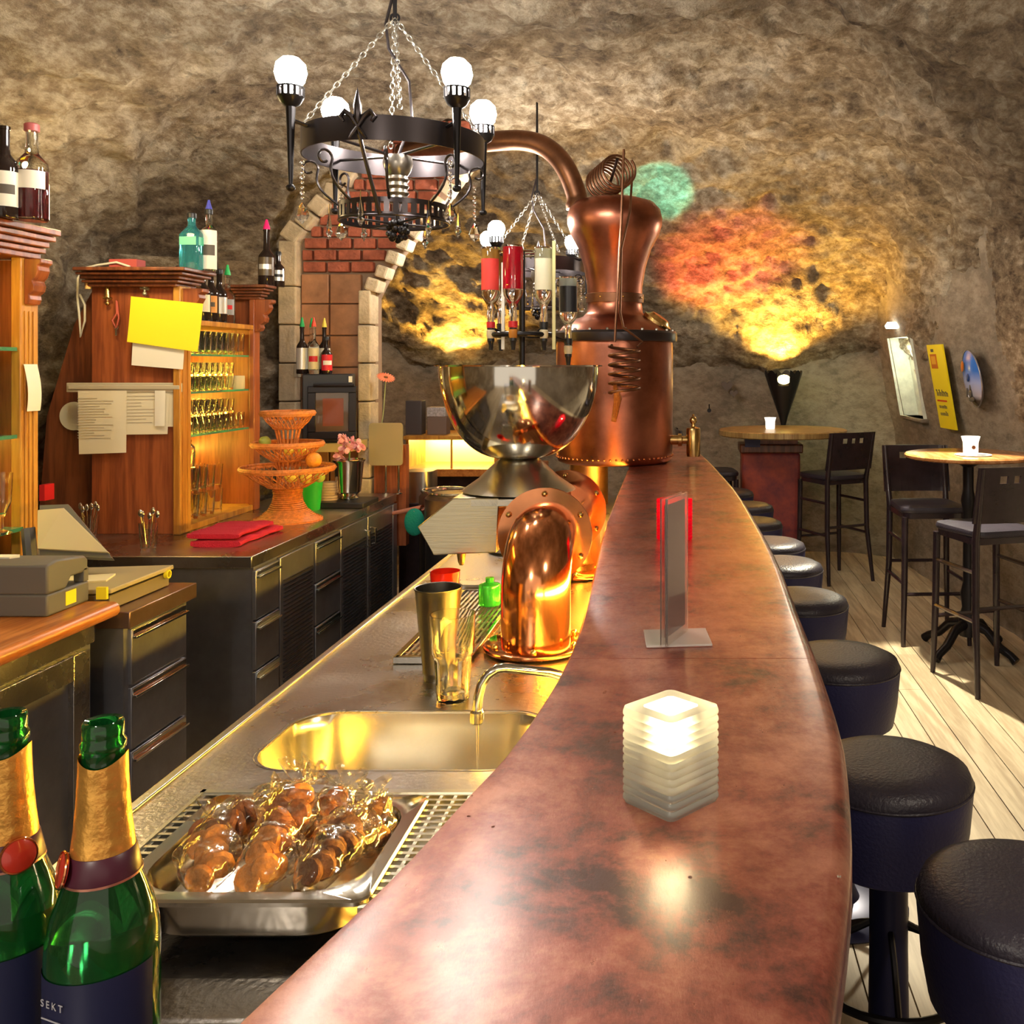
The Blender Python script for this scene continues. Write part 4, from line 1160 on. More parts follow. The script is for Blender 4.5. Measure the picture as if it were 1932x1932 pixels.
# ------------------------------------------------------------------ stools, chairs, tables
def make_stool():
    t = thing('bar_stool', (0, 0, 0), 'x', 'stool', 'round drum-seat stools along the bar')
    H = .76
    MB().lathe([(.0, H - .002), (.10, H), (.145, H - .005), (.172, H - .018), (.180, H - .036), (.178, H - .042)], 44, cap=False).build('seat_top', LEATHER, t, smooth=60)
    MB().lathe([(.179, H - .040), (.180, H - .05), (.172, H - .14), (.160, H - .205), (.150, H - .212), (.0, H - .212)], 44, cap=False).build('seat_side', LEATHERB, t, smooth=40)
    MB().torus((0, 0, H - .041), .1795, .0032, 44, 6).build('piping', LEATHER, t)
    MB().lathe([(.0, .0), (.20, 0), (.205, .006), (.19, .018), (.06, .03), (.046, .06), (.042, .35), (.042, H - .212)], 32, cap=False).build('post', mat('navy_enamel', (.02, .022, .07), .35, .3), t, smooth=50)
    MB().torus((0, 0, .30), .175, .009, 36, 8).build('foot_ring', IRON, t)
    for i in range(4):
        a = PI / 4 + i * PI / 2
        MB().tube([(.04 * math.cos(a), .04 * math.sin(a), .40), (.10 * math.cos(a), .10 * math.sin(a), .37), (.175 * math.cos(a), .175 * math.sin(a), .30)], .007, 6).build('spoke', IRON, t)
    return t
stool = make_stool()
spos = [(.565, 1.60), (.437, 2.09), (.452, 2.87), (.420, 3.60), (.412, 4.22), (.395, 4.72), (.345, 5.36), (.350, 5.98), (.27, 6.65)]
sl = ['nearest round bar stool, cut off by the right edge of the picture', 'second round bar stool from the front, whose post shows below the seat', 'third round bar stool from the front, beside the seam in the copper bar',
      'fourth round bar stool from the front with a dark drum seat', 'fifth round bar stool from the front with a yellow sheen on its seat', 'sixth round bar stool from the front along the bar',
      'seventh round bar stool from the front along the bar', 'eighth round bar stool from the front, near the far end of the bar', 'last round bar stool at the far end of the bar']
for i, (x, y) in enumerate(spos):
    o = stool if i == 0 else dup(stool)
    o.location = (x, y, 0); o.rotation_euler.z = i * .7; o['label'] = sl[i]

def make_chair(holes=True):
    t = thing('bar_chair', (0, 0, 0), 'x', 'chair', 'tall black bar chairs at the standing tables')
    rg = []
    for (s_, z) in ((.38, .765), (.40, .772), (.405, .785), (.395, .80), (.34, .806), (.02, .806)):
        rg.append([(p[0] * (1 - .08 * (p[1] < 0)), p[1], z) for p in rr(0, 0, s_, s_, s_ * .18, z, 5)])
    MB().rings(rg).build('seat', LEATHER, t, smooth=50)
    rg = []
    for z in (.735, .768):
        rg.append([(p[0], p[1], z) for p in rr(0, 0, .375, .375, .05, z, 5)])
    MB().rings(rg).build('seat_frame', DARKW, t, smooth=40)
    for sx in (-1, 1):
        MB().tube([(sx * .18, .175, .745), (sx * .185, .18, .35), (sx * .195, .19, 0)], [.020, .019, .014], 8).build('leg', DARKW, t, smooth=50)
        MB().tube([(sx * .185, -.255, 1.12), (sx * .18, -.215, .92), (sx * .175, -.18, .76), (sx * .18, -.185, .40), (sx * .20, -.235, 0)], [.013, .016, .020, .019, .014], 8).build('leg', DARKW, t, smooth=50)
    def bp(x, z):   # curved back plane
        f = (z - .84) / .28
        return Vector((x, -.205 - .055 * f - .022 * (1 - (x / .2) ** 2), z))
    pan_ = MB()
    xs = [-.205, -.15, -.095, -.052, -.018, .018, .052, .095, .15, .205]
    z0, z1, h0, h1 = .845, 1.125, 1.045, 1.082
    hol = {2, 4, 6} if holes else set()
    for i in range(9):
        a, b = xs[i], xs[i + 1]
        cells = [(z0, h0), (h0, h1), (h1, z1)]
        for j, (u, v) in enumerate(cells):
            if j == 1 and i in hol: continue
            q = [bp(a, u), bp(b, u), bp(b, v), bp(a, v)]
            qq = [p + Vector((0, .012, 0)) for p in q]
            pan_.add([tuple(p) for p in q + qq], [(0, 1, 2, 3), (7, 6, 5, 4), (0, 4, 5, 1), (1, 5, 6, 2), (2, 6, 7, 3), (3, 7, 4, 0)])
    pan_.build('backrest', DARKW, t, smooth=25)
    for (a, b, z) in (((-.19, .185), (.19, .185), .30), ((-.19, .18), (-.185, -.19), .36), ((.19, .18), (.185, -.19), .36), ((-.185, -.19), (.185, -.19), .42), ((-.185, .18), (-.18, -.18), .60), ((.185, .18), (.18, -.18), .60)):
        MB().tube([(a[0], a[1], z), (b[0], b[1], z)], .011, 6).build('stretcher', DARKW, t)
    return t
chair = make_chair()
def put(o, x, y, fx, fy, label):
    o.location = (x, y, 0); o.rotation_euler.z = math.atan2(-fx, fy); o['label'] = label
put(chair, 1.53, 4.92, -.28, .96, 'bar chair nearest on the right, its back with three square holes towards us')
put(dup(chair), 1.42, 5.70, .05, -1, 'bar chair left of the round table, its backrest behind the tabletop')
put(dup(chair), 1.10, 7.30, -.45, .9, 'bar chair by the far table under the torch, back turned to us')
put(dup(chair), .17, 7.50, 1, .1, 'bar chair half hidden between the bar end and the far table')

TBX, TBY = 1.575, 5.38
tb = thing('bistro_table', (TBX, TBY, 0), 'round honey-coloured standing table on a cast iron foot at the right', 'table')
TZ = 1.125
MB().lathe([(.0, TZ - .028), (.335, TZ - .028), (.350, TZ - .020), (.352, TZ - .008), (.345, TZ), (.0, TZ)], 64, T(TBX, TBY, 0), cap=False).build('tabletop', TABLEW, tb, smooth=40)
MB().lathe([(.0, .10), (.05, .10), (.055, .20), (.035, .26), (.045, .34), (.030, .40), (.030, .80), (.042, .86), (.03, .92), (.03, 1.05), (.10, 1.09), (.0, 1.097)], 24, T(TBX, TBY, 0), cap=False).build('iron_column', IRON, tb, smooth=40)
for i in range(4):
    a = i * PI / 2 + .685
    d = Vector((math.cos(a), math.sin(a), 0)); c = Vector((TBX, TBY, 0))
    MB().tube([c + d * .03 + Vector((0, 0, .17)), c + d * .12 + Vector((0, 0, .15)), c + d * .20 + Vector((0, 0, .075)), c + d * .27 + Vector((0, 0, .045)), c + d * .30 + Vector((0, 0, .02))], [.03, .026, .024, .022, .026], 10).build('foot', IRON, tb, smooth=60)
# far table on painted pedestal
ft = thing('standing_table', (.72, 7.62, 0), 'far dark standing table on a reddish painted pedestal under the torch', 'table')
FZ = 1.125
MB().lathe([(.0, FZ - .05), (.49, FZ - .05), (.50, FZ - .042), (.50, FZ - .006), (.49, FZ), (.0, FZ)], 64, T(.73, 7.46, 0), cap=False).build('tabletop', wood_mat('dark_honey_wood', (.40, .27, .10), (.24, .14, .05), .3), ft, smooth=30)
PED = mat('red_painted_panel', (.34, .06, .035), .5, var=.75, vscale=4.5, col2=(.10, .02, .05))
MB().bb((.42, 7.53, .0), (.88, 7.83, .93)).build('painted_pedestal', PED, ft, bevel=.02)
MB().bb((.40, 7.51, .93), (.90, 7.85, 1.0)).build('pedestal_cap', WOODD, ft, bevel=.01)
MB().bb((.45, 7.54, 1.0), (.86, 7.82, 1.075)).build('pedestal_head', WOOD, ft)
MB().bb((.44, 7.50, .98), (.56, 7.52, 1.07)).build('blue_plate', mat('deep_blue_plate', (.02, .015, .10), .4), ft)

# candles in white cups on the two tables
def cup_candle(x, y, z, s_, label, dot):
    t = thing('candle_cup', (x, y, z), label, 'candle')
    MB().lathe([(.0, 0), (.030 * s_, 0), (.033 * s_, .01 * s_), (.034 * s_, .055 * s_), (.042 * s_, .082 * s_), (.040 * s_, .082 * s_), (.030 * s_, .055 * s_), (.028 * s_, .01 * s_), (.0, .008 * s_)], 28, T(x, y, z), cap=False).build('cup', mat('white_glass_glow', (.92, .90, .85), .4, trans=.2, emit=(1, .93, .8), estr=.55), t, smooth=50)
    MB().lathe([(.0, 0), (.026 * s_, 0), (.026 * s_, .04 * s_), (.0, .04 * s_)], 20, T(x, y, z + .01 * s_)).build('wax_candle', WAX, t)
    MB().lathe([(.0, 0), (.004, .004), (.005, .010), (.0, .026)], 8, T(x, y, z + .05 * s_)).build('flame', FLAME, t)
    if dot:
        MB().lathe([(.0, 0), (.009 * s_, 0), (.009 * s_, .002), (.0, .002)], 16, T(x + .004, y - .0335 * s_, z + .035 * s_) @ rotx(PI / 2)).build('round_sticker', COPPERD, t)
cup_candle(1.55, 5.25, TZ + .006, 1.22, 'white candle cup with brown dot on the round table at right', True)
MB().lathe([(.0, 0), (.09, 0), (.10, .005), (.098, .006), (.0, .003)], 32, T(1.57, 5.27, TZ), cap=False).build('white_saucer', WHITE, label='flat white napkin dish under the candle on the round table', cat='saucer', smooth=40)
cup_candle(.635, 7.46, FZ, 1.1, 'small glowing white candle cup on the far table', False)

# ------------------------------------------------------------------ torch sconces
TORY = mat('torch_glow', (1, .8, .3), .5, emit=(1.0, .70, .18), estr=22)
def torch(x, y, ztop, label, h=.47, r=.158):
    t = thing('torch_sconce', (x, y, ztop - h), label, 'wall lamp', 'iron torch sconces on the back wall')
    n = 72; rg = []
    for (f, z) in ((1.0, 0), (.80, -.10), (.52, -.23), (.24, -.36), (.12, -.44), (.13, -.47)):
        ring = []
        for k in range(n):
            a = 2 * PI * k / n
            dz = abs(math.sin(a * 6)) * .030 if f == 1.0 else 0
            ring.append((x + r * f * math.cos(a), y + r * f * math.sin(a), ztop + z - .028 + dz))
        rg.append(ring)
    mb_ = MB().rings(rg, cap=False)
    # cut the flame window: drop faces on the front of the upper band
    nf = []
    for fi, f in enumerate(mb_.f):
        c = sum((Vector(mb_.v[i]) for i in f), Vector()) / 4
        if fi < n and abs(c.x - x + .01) < .052 and c.y < y: continue
        nf.append(f)
    mb_.f = nf
    mb_.build('iron_cone', IRON, t, smooth=40)
    MB().sphere((x - .004, y - .085, ztop - .075), .050, 12, 8, (1.1, .6, .8)).build('flame_bulb', TORY, t, smooth=60)
    # flame glow round the window and slits, added as glowing strokes
    for k in range(6):
        a = PI + k * PI / 5
        MB().tube([(x - .005 + .060 * math.cos(a), y - .118 + .028 * abs(math.cos(a)), ztop - .115 + .045 * math.sin(a) + .012), (x - .005 + .088 * math.cos(a), y - .105 + .05 * abs(math.cos(a)), ztop - .115 + .075 * math.sin(a) + .012)], .0035, 5).build('glowing_slit', mat('slit_glow', (1, .6, .2), .5, emit=(1, .5, .15), estr=3), t)
    MB().bb((x - .03, y + .06, ztop - .30), (x + .03, y + .22, ztop - .26)).build('wall_bracket', IRON, t)
    light('torch_light', 'SPOT', (x, y - .02, ztop - .03), 95, (1.0, .55, .08), .04, (x, y - .25, ztop + .8), 125, .55)
tx = W(1478, 0, 8.02).x
torch(tx, 8.02, EYE - .04, 'black iron cone torch glowing on the back wall above the far table')
torch(W(872, 0, 7.95).x, 7.95, EYE - .02, 'black iron cone torch on the back wall, hidden behind the steel bowl')

# ------------------------------------------------------------------ signs on the right wall
def wall_pt(Y, z, off=.03):
    return Vector((xwall(Y, z) - off, Y, z))
ys0, ys1, zs0, zs1 = 6.42, 6.72, 1.185, 1.765
sg = thing('yellow_sign', wall_pt(6.58, zs0, .05), 'tall narrow yellow advertising sign with an orange bottle picture on the right wall', 'sign')
def quad_panel(y0, y1, z0, z1, off, th):
    a = [wall_pt(y0, z0, off), wall_pt(y1, z0, off), wall_pt(y1, z1, off), wall_pt(y0, z1, off)]
    b = [p + Vector((th, 0, 0)) for p in a]
    return MB().add([tuple(p) for p in a + b], [(0, 1, 2, 3), (7, 6, 5, 4), (0, 4, 5, 1), (1, 5, 6, 2), (2, 6, 7, 3), (3, 7, 4, 0)])
quad_panel(ys0, ys1, zs0, zs1, .055, .012).build('sign_board', mat('sign_yellow', (.90, .72, .01), .35), sg, smooth=0)
ORI = mat('sign_orange', (.55, .14, .01), .5)
quad_panel(6.56, 6.68, 1.60, 1.70, .0575, .002).build('bottle_picture', ORI, sg, smooth=0)
quad_panel(6.58, 6.66, 1.63, 1.685, .0590, .002).build('bottle_glass_picture', mat('sign_amber', (.75, .38, .03), .5), sg, smooth=0)
quad_panel(6.60, 6.65, 1.715, 1.735, .0575, .002).build('small_emblem', INK, sg, smooth=0)
quad_panel(6.50, 6.68, 1.372, 1.383, .0575, .002).build('red_line', mat('sign_red', (.65, .04, .01), .5), sg, smooth=0)
ang = math.atan(.17)
def sign_text(txt, y, z, size, m, parent):
    p = wall_pt(y, z, .0595)
    M = T(*p) @ roty(-ang) @ rotz(-PI / 2) @ rotx(PI / 2)
    text_mb(txt, size, M, .0006).build('lettering', m, parent, smooth=0)
def faded_word(y0, y1, z, h, n, seed):
    # lettering too worn to read: a row of short dark strokes
    q_ = random.Random(seed); m_ = MB()
    for i in range(n):
        ya = y0 + (y1 - y0) * i / n; hh = h * q_.choice((.6, .6, 1, .75))
        s_ = quad_panel(ya, ya + (y1 - y0) / n * .42, z, z + hh, .0575, .002); m_.add(s_.v, s_.f)
        if q_.random() < .6:
            s_ = quad_panel(ya, ya + (y1 - y0) / n * .9, z + hh * .8, z + hh, .0575, .002); m_.add(s_.v, s_.f)
    m_.build('lettering', INK, sg, smooth=0, kind='stuff')
faded_word(6.46, 6.68, 1.41, .045, 9, 4)
faded_word(6.52, 6.67, 1.325, .030, 6, 8)
faded_word(6.52, 6.67, 1.275, .030, 7, 9)
# round blue sign
RY, RZ, RR = 6.0, 1.54, .182
rs = thing('round_sign', wall_pt(RY, RZ - RR, .06), 'round domed blue sign with dark figures on the right wall', 'sign')
M = T(*wall_pt(RY, RZ, .05)) @ roty(-ang - PI / 2 + .0)
def sky_mat():
    m, nt, b = node_mat('blue_sky_enamel'); L = nt.links.new
    tc = nt.nodes.new('ShaderNodeTexCoord'); sp = nt.nodes.new('ShaderNodeSeparateXYZ')
    L(tc.outputs['Object'], sp.inputs[0])
    r = nt.nodes.new('ShaderNodeValToRGB'); mr = nt.nodes.new('ShaderNodeMapRange')
    mr.inputs['From Min'].default_value = 0.0; mr.inputs['From Max'].default_value = .37
    L(sp.outputs['Z'], mr.inputs['Value']); L(mr.outputs[0], r.inputs[0])
    e = r.color_ramp.elements
    e[0].position = .12; e[0].color = (.10, .08, .06, 1); e[1].position = .62; e[1].color = (.03, .16, .62, 1)
    k = e.new(.20); k.color = (.50, .48, .55, 1); k = e.new(.42); k.color = (.33, .40, .72, 1)
    L(r.outputs[0], b.inputs['Base Color']); b.inputs['Roughness'].default_value = .22
    return m
MB().lathe([(.0, .030), (.08, .026), (.14, .016), (RR, .0), (RR, -.006), (.0, -.006)], 48, M, cap=False).build('enamel_disc', sky_mat(), rs, smooth=30)
MB().torus((0, 0, 0), RR, .005, 48, 6, M).build('disc_rim', STEELF, rs)
for (dy, dz, w_, h_) in ((.045, -.09, .028, .06), (-.01, -.085, .05, .07), (-.02, -.055, .025, .04), (-.01, -.13, .12, .035)):
    p = wall_pt(RY + dy, RZ + dz, .080)
    MB().sphere(p, .5, 10, 8, (.012, w_, h_)).build('dark_figure', INK, rs)
p = wall_pt(RY + .055, RZ + .075, .080)
MB().sphere(p, .5, 10, 8, (.012, .05, .07)).build('orange_patch', ORI, rs)
p = wall_pt(RY - .02, RZ + .005, .085)
MB().sphere(p, .5, 10, 8, (.012, .05, .05)).build('navy_patch', mat('navy_paint', (.01, .05, .20), .4), rs)
# niche top spot fitting
p = wall_pt(7.44, 1.91, .05)
MB().lathe([(.0, 0), (.05, 0), (.06, .02), (.04, .05), (.0, .05)], 20, T(*p)).build('niche_spotlight', mat('lit_lens', (1, 1, .9), .4, emit=(1, 1, .85), estr=3), label='small lit spotlight above the wall niche', cat='lamp')
# marks hanging on the back wall
for (px, py, s_, lab) in ((1372, 728, .05, 'larger'), (1384, 742, .035, 'smaller')):
    p = W(px, py, 8.22)
    m_ = MB()
    pts = []
    for i in range(28):
        a = 2 * PI * i / 28
        pts.append((p.x + s_ * 1.0 * (16 * math.sin(a) ** 3) / 16, p.z + s_ * (13 * math.cos(a) - 5 * math.cos(2 * a) - 2 * math.cos(3 * a) - math.cos(4 * a)) / 16))
    m_.prism(pts, 8.20 - (.02 if lab == 'smaller' else 0), 8.28, 'xz').build('heart_ornament', mat('grey_heart', (.12, .10, .09), .7), label='%s grey heart hanging on the back wall left of the torch' % lab, cat='ornament', smooth=0)
p = W(1338, 770, 8.22)
m_ = MB().tube([(p.x, 8.20, p.z + .035), (p.x, 8.20, p.z - .005)], .006, 6); m_.lathe([(.0, 0), (.018, 0), (.018, .012), (.0, .012)], 14, T(p.x, 8.22, p.z - .02) @ rotx(PI / 2))
m_.build('iron_keyhole', IRON, label='small black iron keyhole shape on the back wall by the still', cat='ornament')
# ------------------------------------------------------------------ back counter along the left wall
bc = thing('back_counter', (-2.1, 4.6, 0), 'long steel back counter with drawers and doors along the left wall', 'counter')
FX = -1.65
BT = CZ
MB().bb((-2.62, 3.60, BT - .045), (FX, 4.90, BT)).build('worktop', STEEL, bc, bevel=.003)
MB().bb((-2.28, 4.901, BT - .045), (FX, 5.385, BT)).build('worktop', STEEL, bc, bevel=.003)
MB().bb((-2.55, 3.64, .08), (FX - .012, 4.89, BT - .045)).build('carcass', STEELF, bc, smooth=0)
MB().bb((-2.26, 4.89, .08), (FX - .012, 5.38, BT - .045)).build('carcass', STEELF, bc, smooth=0)
MB().bb((-2.2, 3.70, 0), (FX - .08, 5.3, .08)).build('plinth', BLACK, bc, smooth=0)
HANDLE = mat('teal_reflection_tint_steel', (.55, .62, .60), .14, 1.0)  # teal reflection tinted into the handle steel
def drawers(parent, y0, y1, zs, x=FX, hm=HANDLE):
    for a, b in zip(zs[:-1], zs[1:]):
        d = MB().bb((x - .012, y0 + .004, a + .004), (x + .006, y1 - .004, b - .004)).build('drawer', STEELF, parent, bevel=.003)
        MB().bb((x + .006, y0 + .006, b - .034), (x + .020, y1 - .006, b - .026)).bb((x + .0062, y0 + .006, b - .026), (x + .009, y1 - .006, b - .008)).build('handle', hm, d, bevel=.002)
drawers(bc, 3.62, 3.83, (.10, .28, .46, .65, .845))
drawers(bc, 4.20, 4.50, (.10, .47, .66, .845))
def perf(parent, y0, y1, z0, z1, name='door', handle=None):
    d = MB().bb((FX - .012, y0 + .004, z0), (FX + .004, y1 - .004, z1)).build(name, STEELF, parent, bevel=.003)
    s_ = MB(); n = int((z1 - z0 - .12) / .017)
    for i in range(n):
        s_.bb((FX + .004, y0 + .03, z0 + .05 + i * .017), (FX + .009, y1 - .03, z0 + .05 + i * .017 + .006))
    s_.build('louvre', mat('louvre_dark', (.05, .05, .06), .4, .6), d, smooth=0, kind='stuff')
    if handle:
        MB().tube([(FX + .004, handle, z1 - .06), (FX + .03, handle, z1 - .065), (FX + .03, handle, z1 - .14), (FX + .004, handle, z1 - .145)], .006, 7).build('door_handle', STEELB, d)
perf(bc, 3.84, 4.19, .10, .845, 'panel')
perf(bc, 4.51, 4.88, .10, .845, 'door', 4.84)
perf(bc, 4.89, 5.30, .10, .845, 'door', 4.93)
MB().bb((FX - .012, 5.31, .10), (FX + .004, 5.38, .845)).build('panel', STEELF, bc, bevel=.003)

# low drawer unit in front of it
du = thing('drawer_unit', (-1.95, 2.98, 0), 'steel drawer unit with four polished pull rails left of the aisle', 'drawer unit')
MB().bb((-2.5, 2.79, BT - .05), (-1.635, 3.17, BT)).build('top_plate', mat('reddish_steel_top', (.34, .22, .18), .28, .9, var=.2), du, bevel=.003)
MB().bb((-2.5, 2.80, .06), (-1.66, 3.15, BT - .05)).build('carcass', STEELF, du, smooth=0)
drawers(du, 2.82, 3.13, (.08, .28, .48, .67, .845), -1.655, STEELB)

# wooden counter and fridge under it
wc = thing('wooden_counter', (-2.1, 2.3, .86), 'orange oak counter top with rounded front edge at the far left', 'counter')
rg = []
for Y in [1.3 + (2.755 - 1.3) * i / 12 for i in range(13)]:
    rr_ = .022; pts = [(-2.65, .895), (-2.65, .94)]
    for k in range(9):
        a = PI / 2 - PI * k / 8
        pts.append((-1.665 + rr_ * math.cos(a) * 1.0, .9175 + rr_ * math.sin(a)))
    rg.append([(p[0], Y, p[1]) for p in pts])
MB().rings(rg).build('counter_top', WOODO, wc, smooth=40)
fr = thing('under_counter_fridge', (-2.1, 2.2, 0), 'steel fronted fridge with framed door under the oak counter at far left', 'fridge')
MB().bb((-2.6, 1.32, .05), (-1.72, 2.74, .893)).build('body', STEELF, fr, smooth=0)
MB().bb((-1.72, 1.34, .83), (-1.70, 2.73, .885)).build('top_rail', STEEL, fr, bevel=.002)
for (ya, yb) in ((1.34, 2.02), (2.04, 2.70)):
    d = MB()
    d.bb((-1.72, ya, .12), (-1.695, ya + .07, .82)).bb((-1.72, yb - .07, .12), (-1.695, yb, .82)).bb((-1.72, ya + .07, .75), (-1.695, yb - .07, .82)).bb((-1.72, ya + .07, .12), (-1.695, yb - .07, .19))
    dd = d.build('door', STEEL, fr, bevel=.002)
    MB().bb((-1.72, ya + .07, .19), (-1.712, yb - .07, .75)).build('door_panel', STEELF, dd, smooth=0)

# ------------------------------------------------------------------ bar hutch with glasses
def cornice(m_, x0, x1, y0, y1, z0, z1, out_):
    n = 5
    for i in range(n):
        f = out_ * (i + 1) / n * (1 if i != 2 else .9)
        m_.bb((x0, y0 - f, z0 + (z1 - z0) * i / n), (x1 + f, y1 + f * .2, z0 + (z1 - z0) * (i + 1) / n - (.003 if i % 2 else 0)))
    return m_
def corbel(x, y0, y1, z0, z1, depth):
    pts = []
    h = z1 - z0
    prof = [(0, 0), (.25, .02), (.35, .12), (.30, .22), (.55, .30), (.62, .42), (.5, .52), (.70, .60), (.85, .75), (.80, .85), (1, .90), (1, 1), (0, 1)]
    return MB().prism([(x + p[0] * depth, z0 + p[1] * h) for p in prof], y0, y1, 'xz')
hb = thing('bar_hutch', (-2.36, 4.4, BT), 'tall red-brown oak hutch with notes pinned on its side and glowing glasses', 'shelf unit')
HX0, HX1 = -2.555, -2.17
ZC = 2.03
MB().bb((HX0, 4.08, BT), (HX1 - .02, 4.10, 1.96)).build('side_panel', WOOD, hb, bevel=.002)
MB().bb((HX1 - .025, 4.055, BT), (HX1 + .008, 4.145, 1.96)).build('stile', WOODY, hb, bevel=.005)
MB().bb((HX1 + .008, 4.07, BT + .02), (HX1 + .012, 4.09, 1.95)).bb((HX1 + .008, 4.11, BT + .02), (HX1 + .012, 4.13, 1.95)).build('fluting', WOODY, hb, kind='stuff')
MB().bb((HX0, 4.10, BT), (HX0 + .015, 4.80, 1.83)).build('back_panel', WOOD, hb)
MB().bb((HX0, 4.79, BT), (HX1, 4.81, 1.95)).build('side_panel', WOOD, hb)
MB().bb((HX1 - .02, 4.745, BT), (HX1 + .008, 4.81, 1.95)).build('stile', WOOD, hb, bevel=.005)
cornice(MB(), HX0, HX1 - .02, 4.05, 4.20, 1.955, ZC, .10).build('cornice', WOODD, hb, bevel=.003)
cornice(MB(), HX1 - .12, HX1 + .02, 4.76, 4.80, 1.95, 2.02, .07).build('cornice', WOODD, hb, bevel=.003)
corbel(HX1 + .008, 4.75, 4.80, 1.79, 1.95, .085).build('corbel', WOOD, hb, bevel=.003)
corbel(HX1 + .008, 4.07, 4.13, 1.79, 1.95, .085).build('corbel', WOOD, hb, bevel=.003)
MB().bb((HX0, 4.10, 1.798), (HX1 + .004, 4.79, 1.822)).build('shelf', WOODY, hb, bevel=.003)
for z in (1.672, 1.505, 1.315):
    MB().bb((HX0 + .015, 4.105, z - .009), (HX1 - .02, 4.745, z)).build('glass_shelf', GLASSSH, hb)
MB().bb((HX0, 4.10, BT), (HX1 + .0, 4.79, BT + .028)).build('bottom_board', WOODY, hb, bevel=.003)
MB().prism([(-2.84, BT), (-2.56, BT), (-2.56, 1.93), (-2.60, 1.95), (-2.68, 1.80), (-2.80, 1.40)], 4.16, 4.18, 'xz').build('infill_panel', WOODD, hb)
# warm strip lamps behind the glasses
AMB = mat('amber_strip', (1, .75, .2), .5, emit=(1.0, .66, .08), estr=28)
for i, z in enumerate((1.785, 1.600, 1.44, 1.20)):
    MB().bb((HX0 + .02, 4.14, z - .012), (HX0 + .032, 4.75, z + .012)).build('light_strip', AMB, hb)

# glasses on the shelves
ORD = ['first', 'second', 'third', 'fourth', 'fifth', 'sixth', 'seventh', 'eighth', 'ninth', 'tenth', 'eleventh']
ROW = ['front', 'middle', 'back']
def lowglass(r, h, rb, n=12):
    return MB().lathe([(rb, 0), (r * .92, h * .5), (r, h), (r * .92, h), (rb * .82, h * .16), (.0005, h * .14)], n, cap=False)
gp = lowglass(.0262, .070, .021).build('shot_glass', GLASS, smooth=50, cat='glass')
gt = lowglass(.035, .115, .028, 14).build('tumbler_glass', GLASS, smooth=50, cat='glass')
gp['label'] = 'small clear shot glass standing in the rows on the top shelf of the oak hutch'; gp['group'] = 'shot glasses on the top hutch shelf'
gt['label'] = 'clear tumbler stacked in the bottom of the oak hutch'; gt['group'] = 'tumblers in the bottom of the hutch'
first = True
def glass_at(x, y, z, lab, grp, src=None, s=1):
    global first
    src = src or gp
    if first and src is gp: o = gp; first = False
    else: o = dup(src)
    o.location = (x, y, z); o['label'] = lab; o['group'] = grp; o.scale = (1, 1, s)
    return o
for i in range(11):
    for j in range(3):
        x_ = HX1 - .05 - j * .058; y_ = 4.175 + i * .053
        glass_at(x_, y_, 1.6726, 'clear glass, %s from the near end, %s row, top glass shelf of the hutch' % (ORD[i], ROW[j]), 'shot glasses on the top hutch shelf', s=1.5)
for i in range(11):
    for j in range(3):
        x_ = HX1 - .05 - j * .058; y_ = 4.175 + i * .053
        if i < 9:
            glass_at(x_, y_, 1.5056, 'clear glass, %s from the near end, %s row, lower layer, middle hutch shelf' % (ORD[i], ROW[j]), 'shot glasses on the middle hutch shelf', s=.95)
            if j < 2: glass_at(x_, y_, 1.505 + .0668, 'clear glass, %s from the near end, %s row, upper layer, middle hutch shelf' % (ORD[i], ROW[j]), 'upper shot glasses on the middle hutch shelf', s=.9)
        glass_at(x_, y_, 1.3156, 'clear glass, %s from the near end, %s row, lower layer, third hutch shelf' % (ORD[i], ROW[j]), 'lower glasses on the third hutch shelf', s=1.1)
        if i < 9: glass_at(x_, y_, 1.315 + .0775, 'clear glass, %s from the near end, %s row, upper layer, third hutch shelf' % (ORD[i], ROW[j]), 'upper glasses on the third hutch shelf', s=1.0)
gt.location = (HX1 - .06, 4.20, BT + .028)
gt['label'] = 'clear tumbler standing at the near front corner of the hutch bottom board'
for (i, j, k) in [(i, j, k) for i in range(5) for j in range(2) for k in range(2)]:
    if (i, j, k) == (0, 0, 0): continue
    o = dup(gt); o.location = (HX1 - .06 - j * .085, 4.20 + i * .072, BT + .028 + k * .1155)
    o['label'] = 'clear tumbler, %s from the near end, %s row, %s layer in the hutch bottom' % (ORD[i], ['front', 'back'][j], 'upper' if k else 'lower')
    o['group'] = 'upper tumblers in the hutch bottom' if k else 'lower tumblers in the hutch bottom'
mg = MB().lathe([(.0, 0), (.035, 0), (.040, .01), (.043, .07), (.040, .10), (.025, .115), (.028, .13), (.025, .13), (.02, .11), (.036, .09), (.03, .012), (.0, .01)], 20, T(HX1 - .07, 4.24, BT + .028 + .2315), cap=False)
mg.build('glass_jug', GLASS, smooth=50, label='clear glass jug on top of the stacked tumblers in the hutch', cat='jug')
j_ = MB().lathe([(.0, 0), (.036, 0), (.038, .005), (.038, .062), (.036, .066), (.0, .066)], 18, T(HX1 - .055, 4.69, 1.505))
j_.build('lidded_jar', mat('frosted_jar', (.75, .66, .38), .5, trans=.3), smooth=40, label='pale frosted jar at the far end of the middle hutch shelf', cat='jar')

